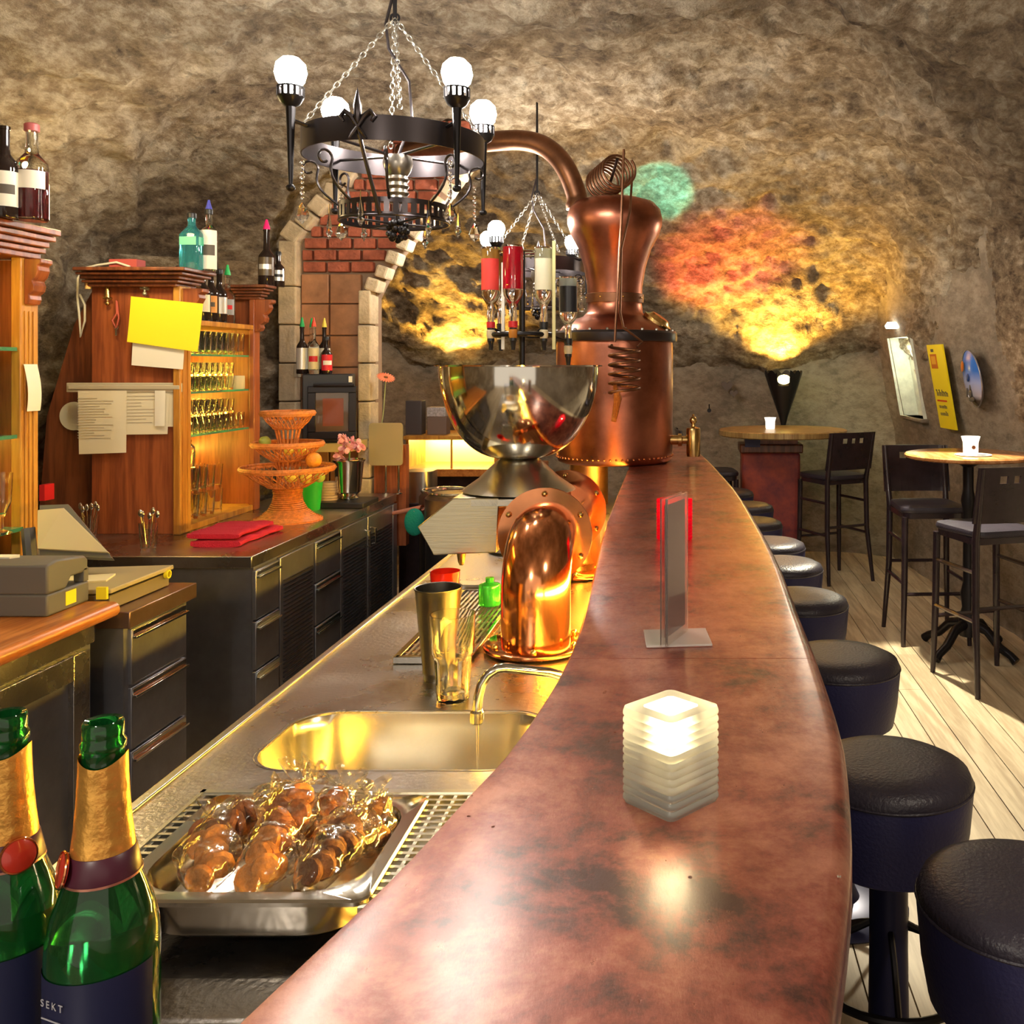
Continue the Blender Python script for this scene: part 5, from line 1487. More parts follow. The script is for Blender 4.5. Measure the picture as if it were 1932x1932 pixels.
# ------------------------------------------------------------------ bottles
def bottle(name, loc, h, r, glass, label, liquid=None, lab=None, lab2=None, cap=None, pour=None, group=None, square=False, labz=(.18, .50), rx=0, neck=.30, cat='bottle', scale=1.0):
    t = thing(name, (0, 0, 0), label, cat, group)
    rn = r * .36
    zb = h * (1 - neck - .16); zn = h * (1 - neck)
    n = 24
    prof = [(.0, 0), (r * .92, 0), (r, .006), (r, zb), (r * .93, zb + (zn - zb) * .35), (r * .62, zb + (zn - zb) * .75), (rn * 1.15, zn), (rn, zn + (h - zn) * .3), (rn, h * .96), (rn * 1.15, h * .965), (rn * 1.15, h), (.0, h)]
    if square:
        m_ = MB(); rg = []
        for (rad, z) in prof:
            f = 1 if z <= zb + .001 else 0
            rg.append([(p[0], p[1], z) for p in rr(0, 0, 2 * rad, 2 * rad * (.8 if f else 1), max(rad * (.25 if f else .95), 1e-4), z, 4)])
        m_.rings(rg)
    else:
        m_ = MB().lathe(prof, n, cap=False)
    m_.build('glass_body', glass, t, smooth=50)
    if liquid:
        MB().lathe([(.0, .006), (r * .9, .008), (r * .9, zb * liquid[1]), (.0, zb * liquid[1])], 16).build('liquid', liquid[0], t)
    if lab:
        z0, z1 = labz[0] * h, labz[1] * h
        q = MB()
        def wrap(q, rad, a, b, half):
            c0 = PI / 2 if rx else -PI / 2 + .45
            q.rings([[(rad * math.cos(c0 - half + 2 * half * i / 12), rad * math.sin(c0 - half + 2 * half * i / 12), z) for i in range(13)] for z in (a, b)], cap=False, closed=False)
        if square: q.bb((-r * .85, -r * .8 - .0015, z0), (r * .85, -r * .8 - .0002, z1)).bb((r + .0002, -r * .6, z0), (r + .0015, r * .6, z1))
        else: wrap(q, r + .0006, z0, z1, 1.15)
        L_ = q.build('label', lab, t, smooth=50)
        if lab2:
            a, b = z0 + (z1 - z0) * .35, z0 + (z1 - z0) * .62
            q = MB()
            if square: q.bb((-r * .6, -r * .8 - .0022, a), (r * .6, -r * .8 - .0014, b)).bb((r + .0014, -r * .5, a), (r + .0022, r * .5, b))
            else: wrap(q, r + .0010, a, b, .8)
            q.build('label_print', lab2, L_, smooth=50)
    if cap: MB().lathe([(.0, h * .955), (rn * 1.3, h * .955), (rn * 1.3, h + .008), (rn, h + .012), (.0, h + .012)], 14, cap=False).build('cap', cap, t, smooth=40)
    if pour:
        MB().lathe([(.0, h), (rn * 1.2, h), (rn * 1.1, h + .012), (rn * .7, h + .03), (rn * .35, h + .05), (.0, h + .052)], 12, cap=False).build('pourer', pour, t, smooth=50)
    t.location = loc; t.rotation_euler = (rx, 0, rnd.uniform(-.3, .3) if not square else 0)
    t.scale = (scale,) * 3
    return t
def liq(n, c): return (mat('liquid_' + n, c, .1, trans=.25), .95)
P = {c: mat('pourer_' + c, v, .4) for c, v in dict(pink=(.85, .02, .22), green=(.02, .45, .12), blue=(.08, .09, .50), yellow=(.85, .68, .08), red=(.75, .08, .03)).items()}
AQUA = mat('aqua_glass', (.10, .62, .72), .05, trans=.85)
SILV = mat('silver_label', (.72, .72, .70), .3, .5)
bottle('liquor_bottle', (W(362, 0, 4.10).x, 4.10, ZC), .235, .042, AQUA, 'turquoise square gin bottle with black cap on the oak hutch top', cap=BLACK, square=True, lab=mat('teal_label', (.05, .45, .30), .4), labz=(.45, .6), neck=.2)
bottle('liquor_bottle', (W(394, 0, 4.15).x, 4.15, ZC), .26, .036, GLASS, 'clear bottle with white label and blue pourer on the oak hutch top', cap=BLACK, pour=P['blue'], lab=WHITE, lab2=INK, labz=(.03, .68), neck=.22)
bx = HX1 - .06
sb = [(4.30, 1, 'green', GLASS, WHITE, RED, 'front bottle with red and white label in the row on the hutch shelf'),
      (4.375, 1, 'yellow', GLASSK, CREAM, None, 'dark bottle with yellow pourer in the row on the hutch shelf'),
      (4.45, 1, 'pink', GLASSK, mat('orange_label', (.75, .35, .10), .5), INK, 'dark bottle with orange label and pink pourer on the hutch shelf'),
      (4.53, 0, None, GLASSK, SILV, None, 'black capped bottle with silver label on the hutch shelf'),
      (4.61, 1, 'green', GLASS, mat('smoke_label', (.30, .32, .36), .4), RED, 'clear bottle with green pourer, farthest in the row on the hutch shelf')]
for (y, c, pc, g, lb, l2, lab) in sb:
    bottle('liquor_bottle', (bx, y, 1.822), .245 if y < 4.6 else .235, .034, g, lab, lab=lb, lab2=l2, pour=P[pc] if pc else None, cap=None if pc else BLACK, group='bottles in the row on the hutch shelf')
for (y, lb, lab) in ((4.34, mat('teal_band', (.1, .55, .45), .4), 'slim clear bottle with teal band in the back row of the hutch shelf'), (4.50, RED, 'bottle with plain red label in the back row of the hutch shelf')):
    bottle('liquor_bottle', (bx - .09, y, 1.822), .24, .033, GLASS, lab, lab=lb, cap=BLACK)
bottle('wine_bottle', (W(503, 0, 4.80).x, 4.80, 2.02), .285, .040, GLASSK, 'black wine bottle with pink pourer on the far end of the hutch', lab=mat('gold_black_label', (.10, .07, .04), .3), lab2=SILV, pour=P['pink'], neck=.36)
bottle('wine_bottle', (W(521, 0, 4.86).x + .012, 4.86, 2.02), .17, .030, GLASSK, 'short black ribbed bottle beside the pink pourer bottle', lab=SILV, lab2=BLACK, cap=BLACK)
MB().bb((-2.50, 4.11, ZC), (-2.38, 4.18, ZC + .05)).build('red_box', mat('dusty_red_card', (.45, .08, .07), .7), label='small red cardboard box lying on the hutch cornice', cat='box', bevel=.002)

# ------------------------------------------------------------------ papers and keys on the hutch side panel
HY = 4.078
def sheet(name, pts, y, m, label, cat='paper', curl=.0):
    P_ = [W(px, py, HY - y) for px, py in pts]
    m_ = MB(); n = 8
    a, b, c, d = P_
    vs = []; 
    for j in range(n + 1):
        v = j / n
        l = a.lerp(d, v); r = b.lerp(c, v)
        for i in range(n + 1):
            p = l.lerp(r, i / n)
            vs.append((p.x, HY - y - curl * v * v - .002 * math.sin(3 * i / n), p.z))
    k = (n + 1) * (n + 1)
    vs += [(q[0], q[1] + .0008, q[2]) for q in vs]
    fs = [(j * (n + 1) + i, j * (n + 1) + i + 1, (j + 1) * (n + 1) + i + 1, (j + 1) * (n + 1) + i) for j in range(n) for i in range(n)]
    fs += [tuple(k + q for q in reversed(f)) for f in fs[:n * n]]
    m_.add(vs, fs)
    return m_.build(name, m, smooth=60, label=label, cat=cat)
sheet('yellow_note', [(247, 559), (383, 573), (375, 664), (242, 645)], .032, YELLOWP, 'bright yellow paper sheet pinned askew on the oak hutch side', curl=.01)
sheet('white_note', [(252, 600), (350, 612), (346, 697), (249, 689)], .027, WHITE, 'white paper sheet showing below the yellow one', curl=.004)
h0 = W(130, 722, HY); h1 = W(346, 740, HY)
rl = thing('note_rail', ((h0.x + h1.x) / 2, HY, h1.z), 'beige plastic note rail holding three printed lists on the hutch side', 'note holder')
MB().bb((h0.x, HY - .018, h1.z), (h1.x, HY, h0.z)).bb((h0.x + .01, HY - .024, h1.z + .012), (h1.x - .004, HY - .018, h0.z - .010)).build('rail', BEIGEP, rl, bevel=.003)
def printed(name, pts, y, label, rows, seed):
    o = sheet(name, pts, y, CREAM, label)
    q = random.Random(seed); a = W(*pts[0], HY); c = W(*pts[2], HY); ln = MB()
    for r_ in range(rows):
        z = a.z + (c.z - a.z) * (.12 + .68 * r_ / rows); x = a.x + .012
        L_ = (c.x - a.x - .03) * q.uniform(.4, .95)
        ln.bb((x, -y - .0012 + HY - .0025, z - .0014), (x + L_, -y + HY - .0030, z + .0014))
    l_ = ln.build('printed_lines', mat('faint_print', (.55, .50, .38), .7), None, smooth=0)
    l_.parent = o; l_.location = l_.location - o.location; l_['kind'] = 'stuff'
printed('printed_list', [(147, 737), (239, 737), (238, 854), (149, 857)], .018, 'long printed list hanging left on the note rail', 16, 1)
printed('printed_list', [(236, 737), (320, 737), (316, 819), (236, 820)], .012, 'wide printed list hanging in the middle of the note rail', 9, 2)
printed('printed_list', [(312, 737), (331, 737), (328, 805), (311, 805)], .008, 'narrow printed slip at the right end of the note rail', 5, 3)
sheet('receipt_slip', [(292, 737), (312, 737), (311, 804), (292, 804)], .022, WHITE, 'white receipt strip hanging over the printed lists')
p = W(138, 785, HY + .06)
MB().lathe([(.0, 0), (.062, 0), (.062, .004), (.0, .005)], 28, T(*W(140, 785, 4.15)) @ rotx(PI / 2)).build('round_coaster', mat('pale_coaster', (.70, .72, .62), .6), label='pale round coaster pinned behind the printed list', cat='coaster')
# hooks with openers and keys
for (px, py, m_, lab, nm) in ((203, 548, BRASS, 'brass corkscrew hanging from a hook on the hutch side', 'corkscrew'), (273, 530, mat('worn_brass', (.45, .42, .28), .4, .8), 'small worn brass opener hanging above the yellow sheet', 'bottle_opener')):
    p = W(px, py, HY - .02)
    b_ = MB().tube([p + Vector((0, .02, .045)), p + Vector((0, 0, .04)), p, p - Vector((0, 0, .03))], [.003, .003, .010, .013], 10)
    b_.tube([p + Vector((-.018, 0, -.03)), p + Vector((.018, 0, -.035))], .006, 8)
    b_.sphere(p - Vector((0, 0, .055)), .010, 8, 6)
    b_.tube([p - Vector((0, 0, .03)), p - Vector((0, 0, .055))], .005, 6)
    b_.build(nm, m_, label=lab, cat='opener', smooth=50)
p = W(216, 600, HY - .015)
kr = thing('key_ring', p, 'red lanyard with small keys hanging on the hutch side', 'keys')
MB().tube([p + Vector((0, .012, .075)), p + Vector((.010, 0, .02)), p + Vector((-.010, 0, -.01)), p + Vector((.008, 0, -.045)), p + Vector((.018, 0, .0)), p + Vector((.004, .01, .07))], .004, 6).build('lanyard', mat('red_strap', (.50, .10, .06), .7), kr, smooth=60)
MB().bb(p + Vector((.004, -.003, -.075)), p + Vector((.012, .0, -.04))).torus(p + Vector((.008, -.001, -.04)), .008, .002, 10, 5, rotx(PI / 2)).build('key', STEELB, kr)
MB().lathe([(.0, 0), (.011, 0), (.011, .05), (.0, .05)], 12, T(*W(166, 545, 4.04))).build('wine_cork', mat('cork', (.75, .50, .18), .8), label='small yellow cork hanging at the left of the hutch cornice', cat='cork')
# white cable looping from the cornice
q_ = [W(245, 503, 4.1), W(220, 495, 4.1), W(185, 500, 4.11), W(158, 506, 4.12), W(147, 525, 4.12), W(146, 560, 4.12), W(150, 600, 4.12), W(152, 635, 4.12), W(160, 605, 4.12), W(160, 575, 4.12), W(150, 555, 4.12)]
MB().tube(q_, .005, 7).build('white_cable', mat('white_pvc', (.72, .70, .60), .5), label='white cable looping round the left corner of the hutch', cat='cable', smooth=60)

# ------------------------------------------------------------------ left hutch, only its far end in view
ha = thing('bar_hutch', (-2.4, 2.75, .94), 'oak hutch end with yellow-lit stile and green glass shelves at the left edge', 'shelf unit')
AX0, AX1 = -2.62, -2.19
MB().bb((AX0, 3.17, .94), (AX1 - .02, 3.19, 1.97)).build('side_panel', WOOD, ha)
MB().bb((AX0, 2.2, .94), (AX0 + .015, 3.17, 1.97)).build('back_panel', WOODY, ha)
MB().bb((AX0, 2.18, .94), (AX1 - .02, 2.2, 1.97)).build('side_panel', WOOD, ha)
MB().bb((AX1 - .025, 3.115, .94), (AX1 + .008, 3.20, 1.975)).build('stile', WOODY, ha, bevel=.004)  # yellow lamp light put into the stile by its golden wood
for y_ in (3.135, 3.155, 3.175):
    MB().bb((AX1 + .008, y_ - .004, .96), (AX1 + .012, y_ + .004, 1.80)).build('fluting', WOODY, ha, bevel=.001)
cornice(MB(), AX0, AX1, 2.16, 3.20, 1.975, 2.075, .075).build('cornice', WOOD, ha, bevel=.003)
corbel(AX1 + .008, 3.13, 3.19, 1.82, 1.972, .055).build('corbel', WOOD, ha, bevel=.003)
for z in (1.68, 1.395, 1.095):
    MB().bb((AX0 + .015, 2.21, z - .012), (AX1 + (.02 if z < 1.2 else 0), 3.11, z)).build('glass_shelf', GLASSSH, ha)
MB().bb((AX1 - .03, 2.3, 1.955), (AX1 - .015, 3.0, 1.968)).build('light_strip', AMB, ha)
MB().bb((AX0 + .02, 2.5, 1.36), (AX0 + .035, 3.1, 1.375)).build('light_strip', AMB, ha)
m_ = MB(); vs = []
for i in range(9):
    z = 1.625 - .155 * i / 8
    for y_ in (3.12, 3.185): vs.append((AX1 + .014 + .012 * math.sin(i / 8 * 2.6), y_ + .006 * i / 8, z))
m_.add(vs, [(2 * i, 2 * i + 1, 2 * i + 3, 2 * i + 2) for i in range(8)])
m_.build('pinned_slip', WHITE, smooth=60, label='curled white paper slip pinned on the yellow-lit stile at the left', cat='paper')
bottle('wine_bottle', (W(8, 0, 2.95).x, 2.95, 2.075), .285, .040, GLASSK, 'dark liqueur bottle with white label on the left hutch, cut by the picture edge', lab=WHITE, lab2=INK, labz=(.12, .50))
bottle('liquor_bottle', (W(60, 0, 3.00).x, 3.0, 2.075), .295, .046, GLASS, 'clear bottle of dark red liquor with pink cap on the left hutch', liquid=liq('dark_red', (.14, .012, .02)), lab=mat('half_label', (.85, .80, .70), .5), labz=(.33, .52), cap=mat('rose_cap', (.50, .12, .12), .4), neck=.28)
fg = MB().lathe([(.0, 0), (.030, 0), (.028, .004), (.006, .012), (.006, .05), (.012, .06), (.026, .10), (.030, .19), (.0285, .19), (.024, .10), (.010, .065), (.0, .062)], 20, T(W(3, 0, 2.98).x, 2.98, 1.095), cap=False)
fg.build('stem_glass', GLASS, smooth=50, label='tall stemmed beer glass lit yellow on the lowest green glass shelf', cat='glass')
# red and green things in the gap behind
MB().bb(W(74, 945, 3.9), Vector((W(84, 0, 3.9).x, 3.96, W(0, 915, 3.9).z))).build('red_carton', RED, label='slim red carton behind the yellow-lit stile', cat='box')

# ------------------------------------------------------------------ till, printer and tray on the oak counter
rp = thing('receipt_printer', (-1.95, 2.62, .94), 'dark grey receipt printer with yellow lit side and a small yellow label', 'printer')
XR = -1.735
m_ = MB().prism([(2.50, .94), (2.76, .94), (2.76, .985), (2.62, .985), (2.70, 1.0), (2.735, 1.0), (2.735, 1.06), (2.70, 1.075), (2.50, 1.075)], -2.12, XR, 'yz')
MB().bb((-2.14, 2.58, .94), (XR, 2.76, 1.0)).build('base_unit', GREYP, rp, bevel=.006)
MB().prism([(2.58, 1.0), (2.66, 1.0), (2.68, 1.028), (2.755, 1.028), (2.755, 1.062), (2.74, 1.075), (2.62, 1.088), (2.58, 1.08)], -2.14, XR, 'yz').build('upper_cover', GREYP, rp, bevel=.006, smooth=30)
MB().bb((XR - .03, 2.735, 1.0), (XR, 2.757, 1.04)).build('side_post', GREYP, rp, bevel=.002)
MB().bb((XR, 2.655, .952), (XR + .001, 2.70, .990)).build('yellow_label', YELLOWP, rp)
MB().bb((-2.02, 2.64, 1.081), (-1.88, 2.68, 1.090)).build('paper_slot', WHITE, rp)
# sloping touch panel behind it
tp = thing('till_display', (-2.1, 3.0, BT), 'grey tilted till display panel behind the receipt printer', 'display')
a, b, c, d = W(70, 1035, 2.98), W(205, 1042, 2.98), W(120, 958, 3.10), W(70, 962, 3.10)
MB().add([tuple(a), tuple(b), tuple(c), tuple(d)] + [tuple(v + Vector((-.008, .025, -.012))) for v in (a, b, c, d)], [(0, 1, 2, 3), (7, 6, 5, 4), (0, 4, 5, 1), (1, 5, 6, 2), (2, 6, 7, 3), (3, 7, 4, 0)]).build('display_panel', BEIGEP, tp, smooth=0, bevel=.003)
e = W(70, 1046, 2.97); f = W(207, 1052, 2.97); g = W(124, 950, 3.11); h_ = W(70, 952, 3.11)
MB().add([tuple(v + Vector((0, .012, -.004))) for v in (e, f, g, h_)] + [tuple(v + Vector((-.008, .04, -.018))) for v in (e, f, g, h_)], [(0, 1, 2, 3), (7, 6, 5, 4), (0, 4, 5, 1), (1, 5, 6, 2), (2, 6, 7, 3), (3, 7, 4, 0)]).build('display_frame', GREYP, tp, smooth=0)
MB().bb((-2.30, 3.0, BT), (-2.05, 3.10, BT + .06)).build('display_foot', GREYP, tp, bevel=.004)
MB().tube([(-2.10, 3.05, BT + .05), (-2.12, 3.06, 1.10)], .02, 8).build('display_neck', GREYP, tp)
# flat tray / cash drawer with papers
cd = thing('cash_drawer', (-1.86, 2.95, BT), 'low cash drawer with papers on its lid beside the printer', 'cash drawer')
MB().bb((-2.02, 2.80, BT + .002), (-1.70, 3.12, BT + .045)).build('drawer_box', mat('warm_grey', (.24, .20, .13), .45, .3), cd, bevel=.003)
MB().box((-1.86, 2.96, BT + .055), (.34, .34, .014), roty(-.03)).build('lid', mat('tan_lid', (.42, .35, .20), .5), cd, bevel=.003)
MB().lathe([(.010, 0), (.010, .012), (.014, .012), (.014, 0), (.010, 0)], 16, T(-1.695, 3.09, BT + .045) @ roty(PI / 2), cap=False).build('key_lock', YELLOWP, cd)
MB().box((-1.86, 2.92, BT + .066), (.16, .10, .006), rotz(.3)).build('folded_papers', CREAM, cd)
MB().bb((XR + .010, 2.775, .94), (XR + .04, 2.785, .975)).build('yellow_tag', YELLOWP, label='yellow sticky tag standing on the end of the oak counter', cat='note')
MB().box((-2.28, 3.30, 1.025), (.05, .002, .035), roty(.25)).build('price_card', WHITE, label='small white folded card standing behind the till display', cat='card')
MB().bb((-2.32, 3.28, BT), (-2.24, 3.31, 1.01)).build('card_block', GREYP, label='small grey block under the white folded card', cat='holder', bevel=.002)
# glasses with bar spoons
def spoon_glass(x, y, z, lab, n):
    t = thing('cutlery_glass', (0, 0, 0), lab, 'glass')
    lowglass(.034, .115, .026, 20).build('glass_cup', GLASS, t, smooth=50)
    for i in range(n):
        a = 2 * PI * i / n + .3
        s_ = MB().tube([(.010 * math.cos(a), .010 * math.sin(a), .02), (.028 * math.cos(a), .028 * math.sin(a), .13 + .01 * (i % 2))], .002, 5)
        s_.sphere((.031 * math.cos(a), .031 * math.sin(a), .145 + .01 * (i % 2)), .012, 8, 5, (.7, .4, 1.2))
        s_.build('spoon', STEELB, t, smooth=60)
    t.location = (x, y, z)
spoon_glass(W(280, 0, 3.68).x, 3.68, BT, 'clear glass holding steel spoons on the corner of the back counter', 5)
spoon_glass(W(168, 0, 3.85).x, 3.85, BT, 'clear glass full of small spoons behind the till display', 6)

# ------------------------------------------------------------------ things on the back counter
# red towels
def towel(x0, x1, y0, y1, z, lab, amp=.012, th=.022):
    m_ = MB(); n = 22; rg = []
    for i in range(n + 1):
        u = i / n; y_ = y0 + (y1 - y0) * u; ring = []
        for k in range(20):
            a = 2 * PI * k / 20
            sx = math.copysign(abs(math.cos(a)) ** .45, math.cos(a)); sz_ = math.copysign(abs(math.sin(a)) ** .6, math.sin(a))
            dx = .02 * noise.noise(Vector((u * 2.5, 1, z * 9)))
            ring.append(((x0 + x1) / 2 + dx + sx * (x1 - x0) / 2, y_, z + th / 2 * (1 + sz_) + (amp * abs(noise.noise(Vector((k * .6, u * 4, z)))) if sz_ > 0 else 0)))
        rg.append(ring)
    return m_.rings(rg).build('folded_towel', CLOTH, smooth=60, label=lab, cat='towel', group='crimson towels on the back counter')
towel(-1.98, -1.78, 3.78, 4.16, BT, 'folded crimson bar towel at the foot of the hutch stile')
towel(-2.01, -1.80, 3.80, 4.12, BT + .030, 'crimson towel folded on top of the lower one', th=.018)
# wicker etagere
wk = thing('wicker_stand', (W(543, 0, 4.45).x, 4.45, BT), 'three-tier orange wicker fruit stand on the back counter', 'fruit stand')
wx, wy = W(543, 0, 4.45).x, 4.45
def tray(zc, r0, r1, h):
    m_ = MB(); n = 30
    for s_ in (0, 1):
        for i in range(n):
            a = 2 * PI * i / n; tw_ = (.42 if s_ else -.42)
            m_.tube([(wx + r0 * math.cos(a), wy + r0 * math.sin(a), zc), (wx + (r0 + r1) / 2 * 1.04 * math.cos(a + tw_ * .5), wy + (r0 + r1) / 2 * 1.04 * math.sin(a + tw_ * .5), zc + h * .45), (wx + r1 * math.cos(a + tw_), wy + r1 * math.sin(a + tw_), zc + h)], .0028, 4)
    for k in range(3): m_.torus((wx, wy, zc + h + (k - 1) * .007), r1 + (.004 if k == 1 else 0), .0065, 36, 6)
    m_.lathe([(.0, 0), (r0, 0), (r0 + .008, .004), (r0, .008), (.0, .008)], 30, T(wx, wy, zc - .004))
    return m_
kz = 4.45 / F
zt = lambda py: EYE - (py - 690) * kz
tray(zt(918), .085, .205, .085).build('tray', WICKER, wk, smooth=60)
tray(zt(868), .07, .155, .075).build('tray', WICKER, wk, smooth=60)
tray(zt(808), .06, .115, .07).build('tray', WICKER, wk, smooth=60)
cl = MB(); rg = 24
prof = [(.150, BT), (.150, BT + .006), (.120, BT + .020), (.085, BT + .050), (.066, BT + .085), (.060, BT + .12), (.066, zt(918))]
for i in range(len(prof) - 1):
    (r0, z0), (r1, z1) = prof[i], prof[i + 1]
    n = max(1, int(math.hypot(r1 - r0, z1 - z0) / .008))
    for k in range(n): cl.torus((wx, wy, z0 + (z1 - z0) * k / n), r0 + (r1 - r0) * k / n, .0052, 28, 4)
cl.lathe([(r_ - .004, z_) for r_, z_ in prof], 28, T(wx, wy, 0), cap=False)
cl.build('woven_foot', WICKER, wk, smooth=60)
for (za, zb) in ((zt(918), zt(868)), (zt(868), zt(808))):
    c_ = MB()
    for i in range(16):
        a = 2 * PI * i / 16
        c_.tube([(wx + .05 * math.cos(a), wy + .05 * math.sin(a), za), (wx + .038 * math.cos(a), wy + .038 * math.sin(a), (za + zb) / 2), (wx + .055 * math.cos(a), wy + .055 * math.sin(a), zb)], .0045, 5)
    c_.build('woven_stem', WICKER, wk, smooth=60)
LEM = mat('lemon_skin', (.85, .68, .08), .45, bump=.3, bscale=120); LIME = mat('lime_skin', (.45, .58, .10), .45, bump=.3, bscale=120); ORNG = mat('orange_skin', (.85, .32, .03), .45, bump=.3, bscale=120)
def fruit(px, py, Y, r, m, lab, nm):
    p = W(px, py, Y)
    prof_ = [(.0, -r * 1.25), (r * .22, -r * 1.12), (r * .75, -r * .72), (r, 0), (r * .75, r * .72), (r * .22, r * 1.12), (.0, r * 1.25)] if nm != 'orange' else [(r * math.sin(PI * i / 10), -r * math.cos(PI * i / 10)) for i in range(11)]
    MB().lathe(prof_, 16, T(*p) @ rotx(1.3) @ roty(px * .1), cap=False).build(nm, m, smooth=80, label=lab, cat='fruit')
fruit(500, 833, 4.45, .026, LIME, 'pale green lime on the left of the middle wicker tray', 'lime')
fruit(545, 850, 4.42, .024, LEM, 'lemon in the centre of the middle wicker tray', 'lemon')
fruit(572, 850, 4.43, .024, LEM, 'lemon at the right of the middle wicker tray', 'lemon')
fruit(550, 900, 4.36, .027, LEM, 'lemon lying in the front of the lowest wicker tray', 'lemon')
fruit(578, 902, 4.40, .027, LEM, 'lemon right of the centre of the lowest wicker tray', 'lemon')
fruit(603, 900, 4.45, .026, LIME, 'yellow-green lime at the right of the lowest wicker tray', 'lime')
fruit(592, 868, 4.42, .036, ORNG, 'orange resting high on the right of the lowest wicker tray', 'orange')
fruit(545, 785, 4.42, .022, ORNG, 'small orange lying in the top wicker tray', 'orange')
# green bin and stack of coasters
bcx = W(588, 0, 4.78)
MB().lathe([(.0, 0), (.040, 0), (.054, .145), (.051, .145), (.038, .006), (.0, .005)], 24, T(bcx.x, 4.78, BT), cap=False).build('green_beaker', mat('green_plastic', (.02, .50, .06), .4), smooth=40, label='bright green plastic beaker behind the wicker stand', cat='beaker')
cxs = W(622, 0, 4.92)
for i in range(9):
    MB().lathe([(.0, 0), (.044, 0), (.044, .012), (.0, .012)], 20, T(cxs.x + rnd.uniform(-.004, .004), 4.92 + rnd.uniform(-.004, .004), BT + .0006 + i * .0135)).build('beer_mat', mat('kraft_board', (.62, .42, .25), .8), smooth=30, label='tan beer mat, %s from the bottom of the stack beside the green beaker' % ORD[i], cat='beer mat', group='stack of tan beer mats')
# champagne bucket with flowers on black tray
bk = W(658, 0, 4.93)
MB().bb((bk.x - .12, 4.80, BT + .0006), (bk.x + .12, 5.04, BT + .03)).build('black_tray', BLACK, label='black flat box under the steel flower bucket', cat='tray', bevel=.006)
MB().lathe([(.0, 0), (.045, 0), (.048, .008), (.035, .018), (.060, .04), (.075, .19), (.083, .20), (.083, .206), (.078, .206), (.070, .19), (.055, .05), (.0, .045)], 32, T(bk.x, 4.93, BT + .0306), cap=False).build('steel_bucket', STEELB, smooth=40, label='shiny steel wine bucket holding pink flowers on the back counter', cat='bucket')
fw = thing('flower_bunch', (bk.x, 4.93, BT + .2), 'pale pink orchid bunch in the steel bucket', 'flowers')
PET = mat('pink_petal', (.85, .52, .50), .6, var=.25, vscale=40, col2=(.62, .12, .15))
q = random.Random(5)
for i in range(11):
    c_ = Vector((bk.x + q.uniform(-.06, .06), 4.93 + q.uniform(-.04, .03), BT + .25 + q.uniform(0, .15) * (1 - .4 * abs(i - 5) / 5)))
    f_ = MB()
    for k in range(5):
        a = 2 * PI * k / 5 + q.uniform(0, 1)
        M_ = T(*c_) @ rotz(q.uniform(0, 3)) @ rotx(1.2 + q.uniform(-.4, .4)) @ rotz(a) @ T(.018, 0, 0) @ Matrix.Diagonal((1.2, .8, .22, 1))
        f_.add(*(lambda s_: (s_.v, s_.f))(MB().sphere((0, 0, 0), .017, 8, 5)), M_)
    f_.build('blossom', PET, fw, smooth=60)
MB().tube([(bk.x, 4.93, BT + .12), (bk.x + .005, 4.93, BT + .33)], .004, 6).build('stem', mat('stem_green', (.10, .20, .05), .6), fw)
# mini oven on a shelf, with bottles on it
ov = thing('small_oven', (W(615, 0, 5.2).x, 5.2, 1.17), 'black countertop oven with glazed door in the tiled niche', 'oven')
OX0, OX1, OY0, OY1 = W(562, 0, 5.10).x, W(652, 0, 5.10).x, 5.08, 5.34
OZ0, OZ1 = W(0, 838, 5.02).z, W(0, 706, 5.02).z
MB().bb((OX0, OY0 + .03, OZ0), (OX1, OY1, OZ1)).build('casing', BLACK, ov, bevel=.006)
def twist(pts):  # door frame slightly dropped on the right side
    return pts
dz = MB()
w0, w1 = OX0 + .03, OX1 + .02
dz.bb((w0, OY0, OZ0 + .02), (w1, OY0 + .03, OZ0 + .06)).bb((w0, OY0, OZ1 - .10), (w1, OY0 + .03, OZ1 - .065)).bb((w0, OY0, OZ0 + .06), (w0 + .04, OY0 + .03, OZ1 - .10)).bb((w1 - .04, OY0, OZ0 + .06), (w1, OY0 + .03, OZ1 - .10))
dr_ = dz.build('door', IRON, ov, bevel=.003)
MB().bb((w0 + .04, OY0 + .01, OZ0 + .06), (w1 - .04, OY0 + .02, OZ1 - .10)).build('door_glass', mat('smoked_glass', (.10, .07, .05), .06, 0, coat=1), dr_, smooth=0)
MB().bb((w0 + .075, OY0 + .008, OZ0 + .09), (w1 - .065, OY0 + .0095, OZ1 - .13)).build('painted_reflection', mat('oven_reflection_glass', (.20, .06, .035), .10), dr_, smooth=0)  # reddish reflection in the door glass, painted as a flat panel
MB().tube([(w0 + .03, OY0 - .012, OZ1 - .06), (w1 - .01, OY0 - .012, OZ1 - .06)], .009, 8).build('door_handle', IRON, dr_)
MB().bb((OX1 - .02, OY0 + .018, OZ1 - .045), (OX1 - .002, OY0 + .03, OZ1 - .012)).build('white_switch', WHITE, ov)
MB().bb((OX0 - .02, OY0 + .02, OZ0 - .05), (OX1 + .02, 5.395, OZ0 - .002)).build('support_shelf', mat('gold_shelf_face', (.62, .45, .14), .5), label='yellowish wall shelf carrying the black oven', cat='shelf', bevel=.003)
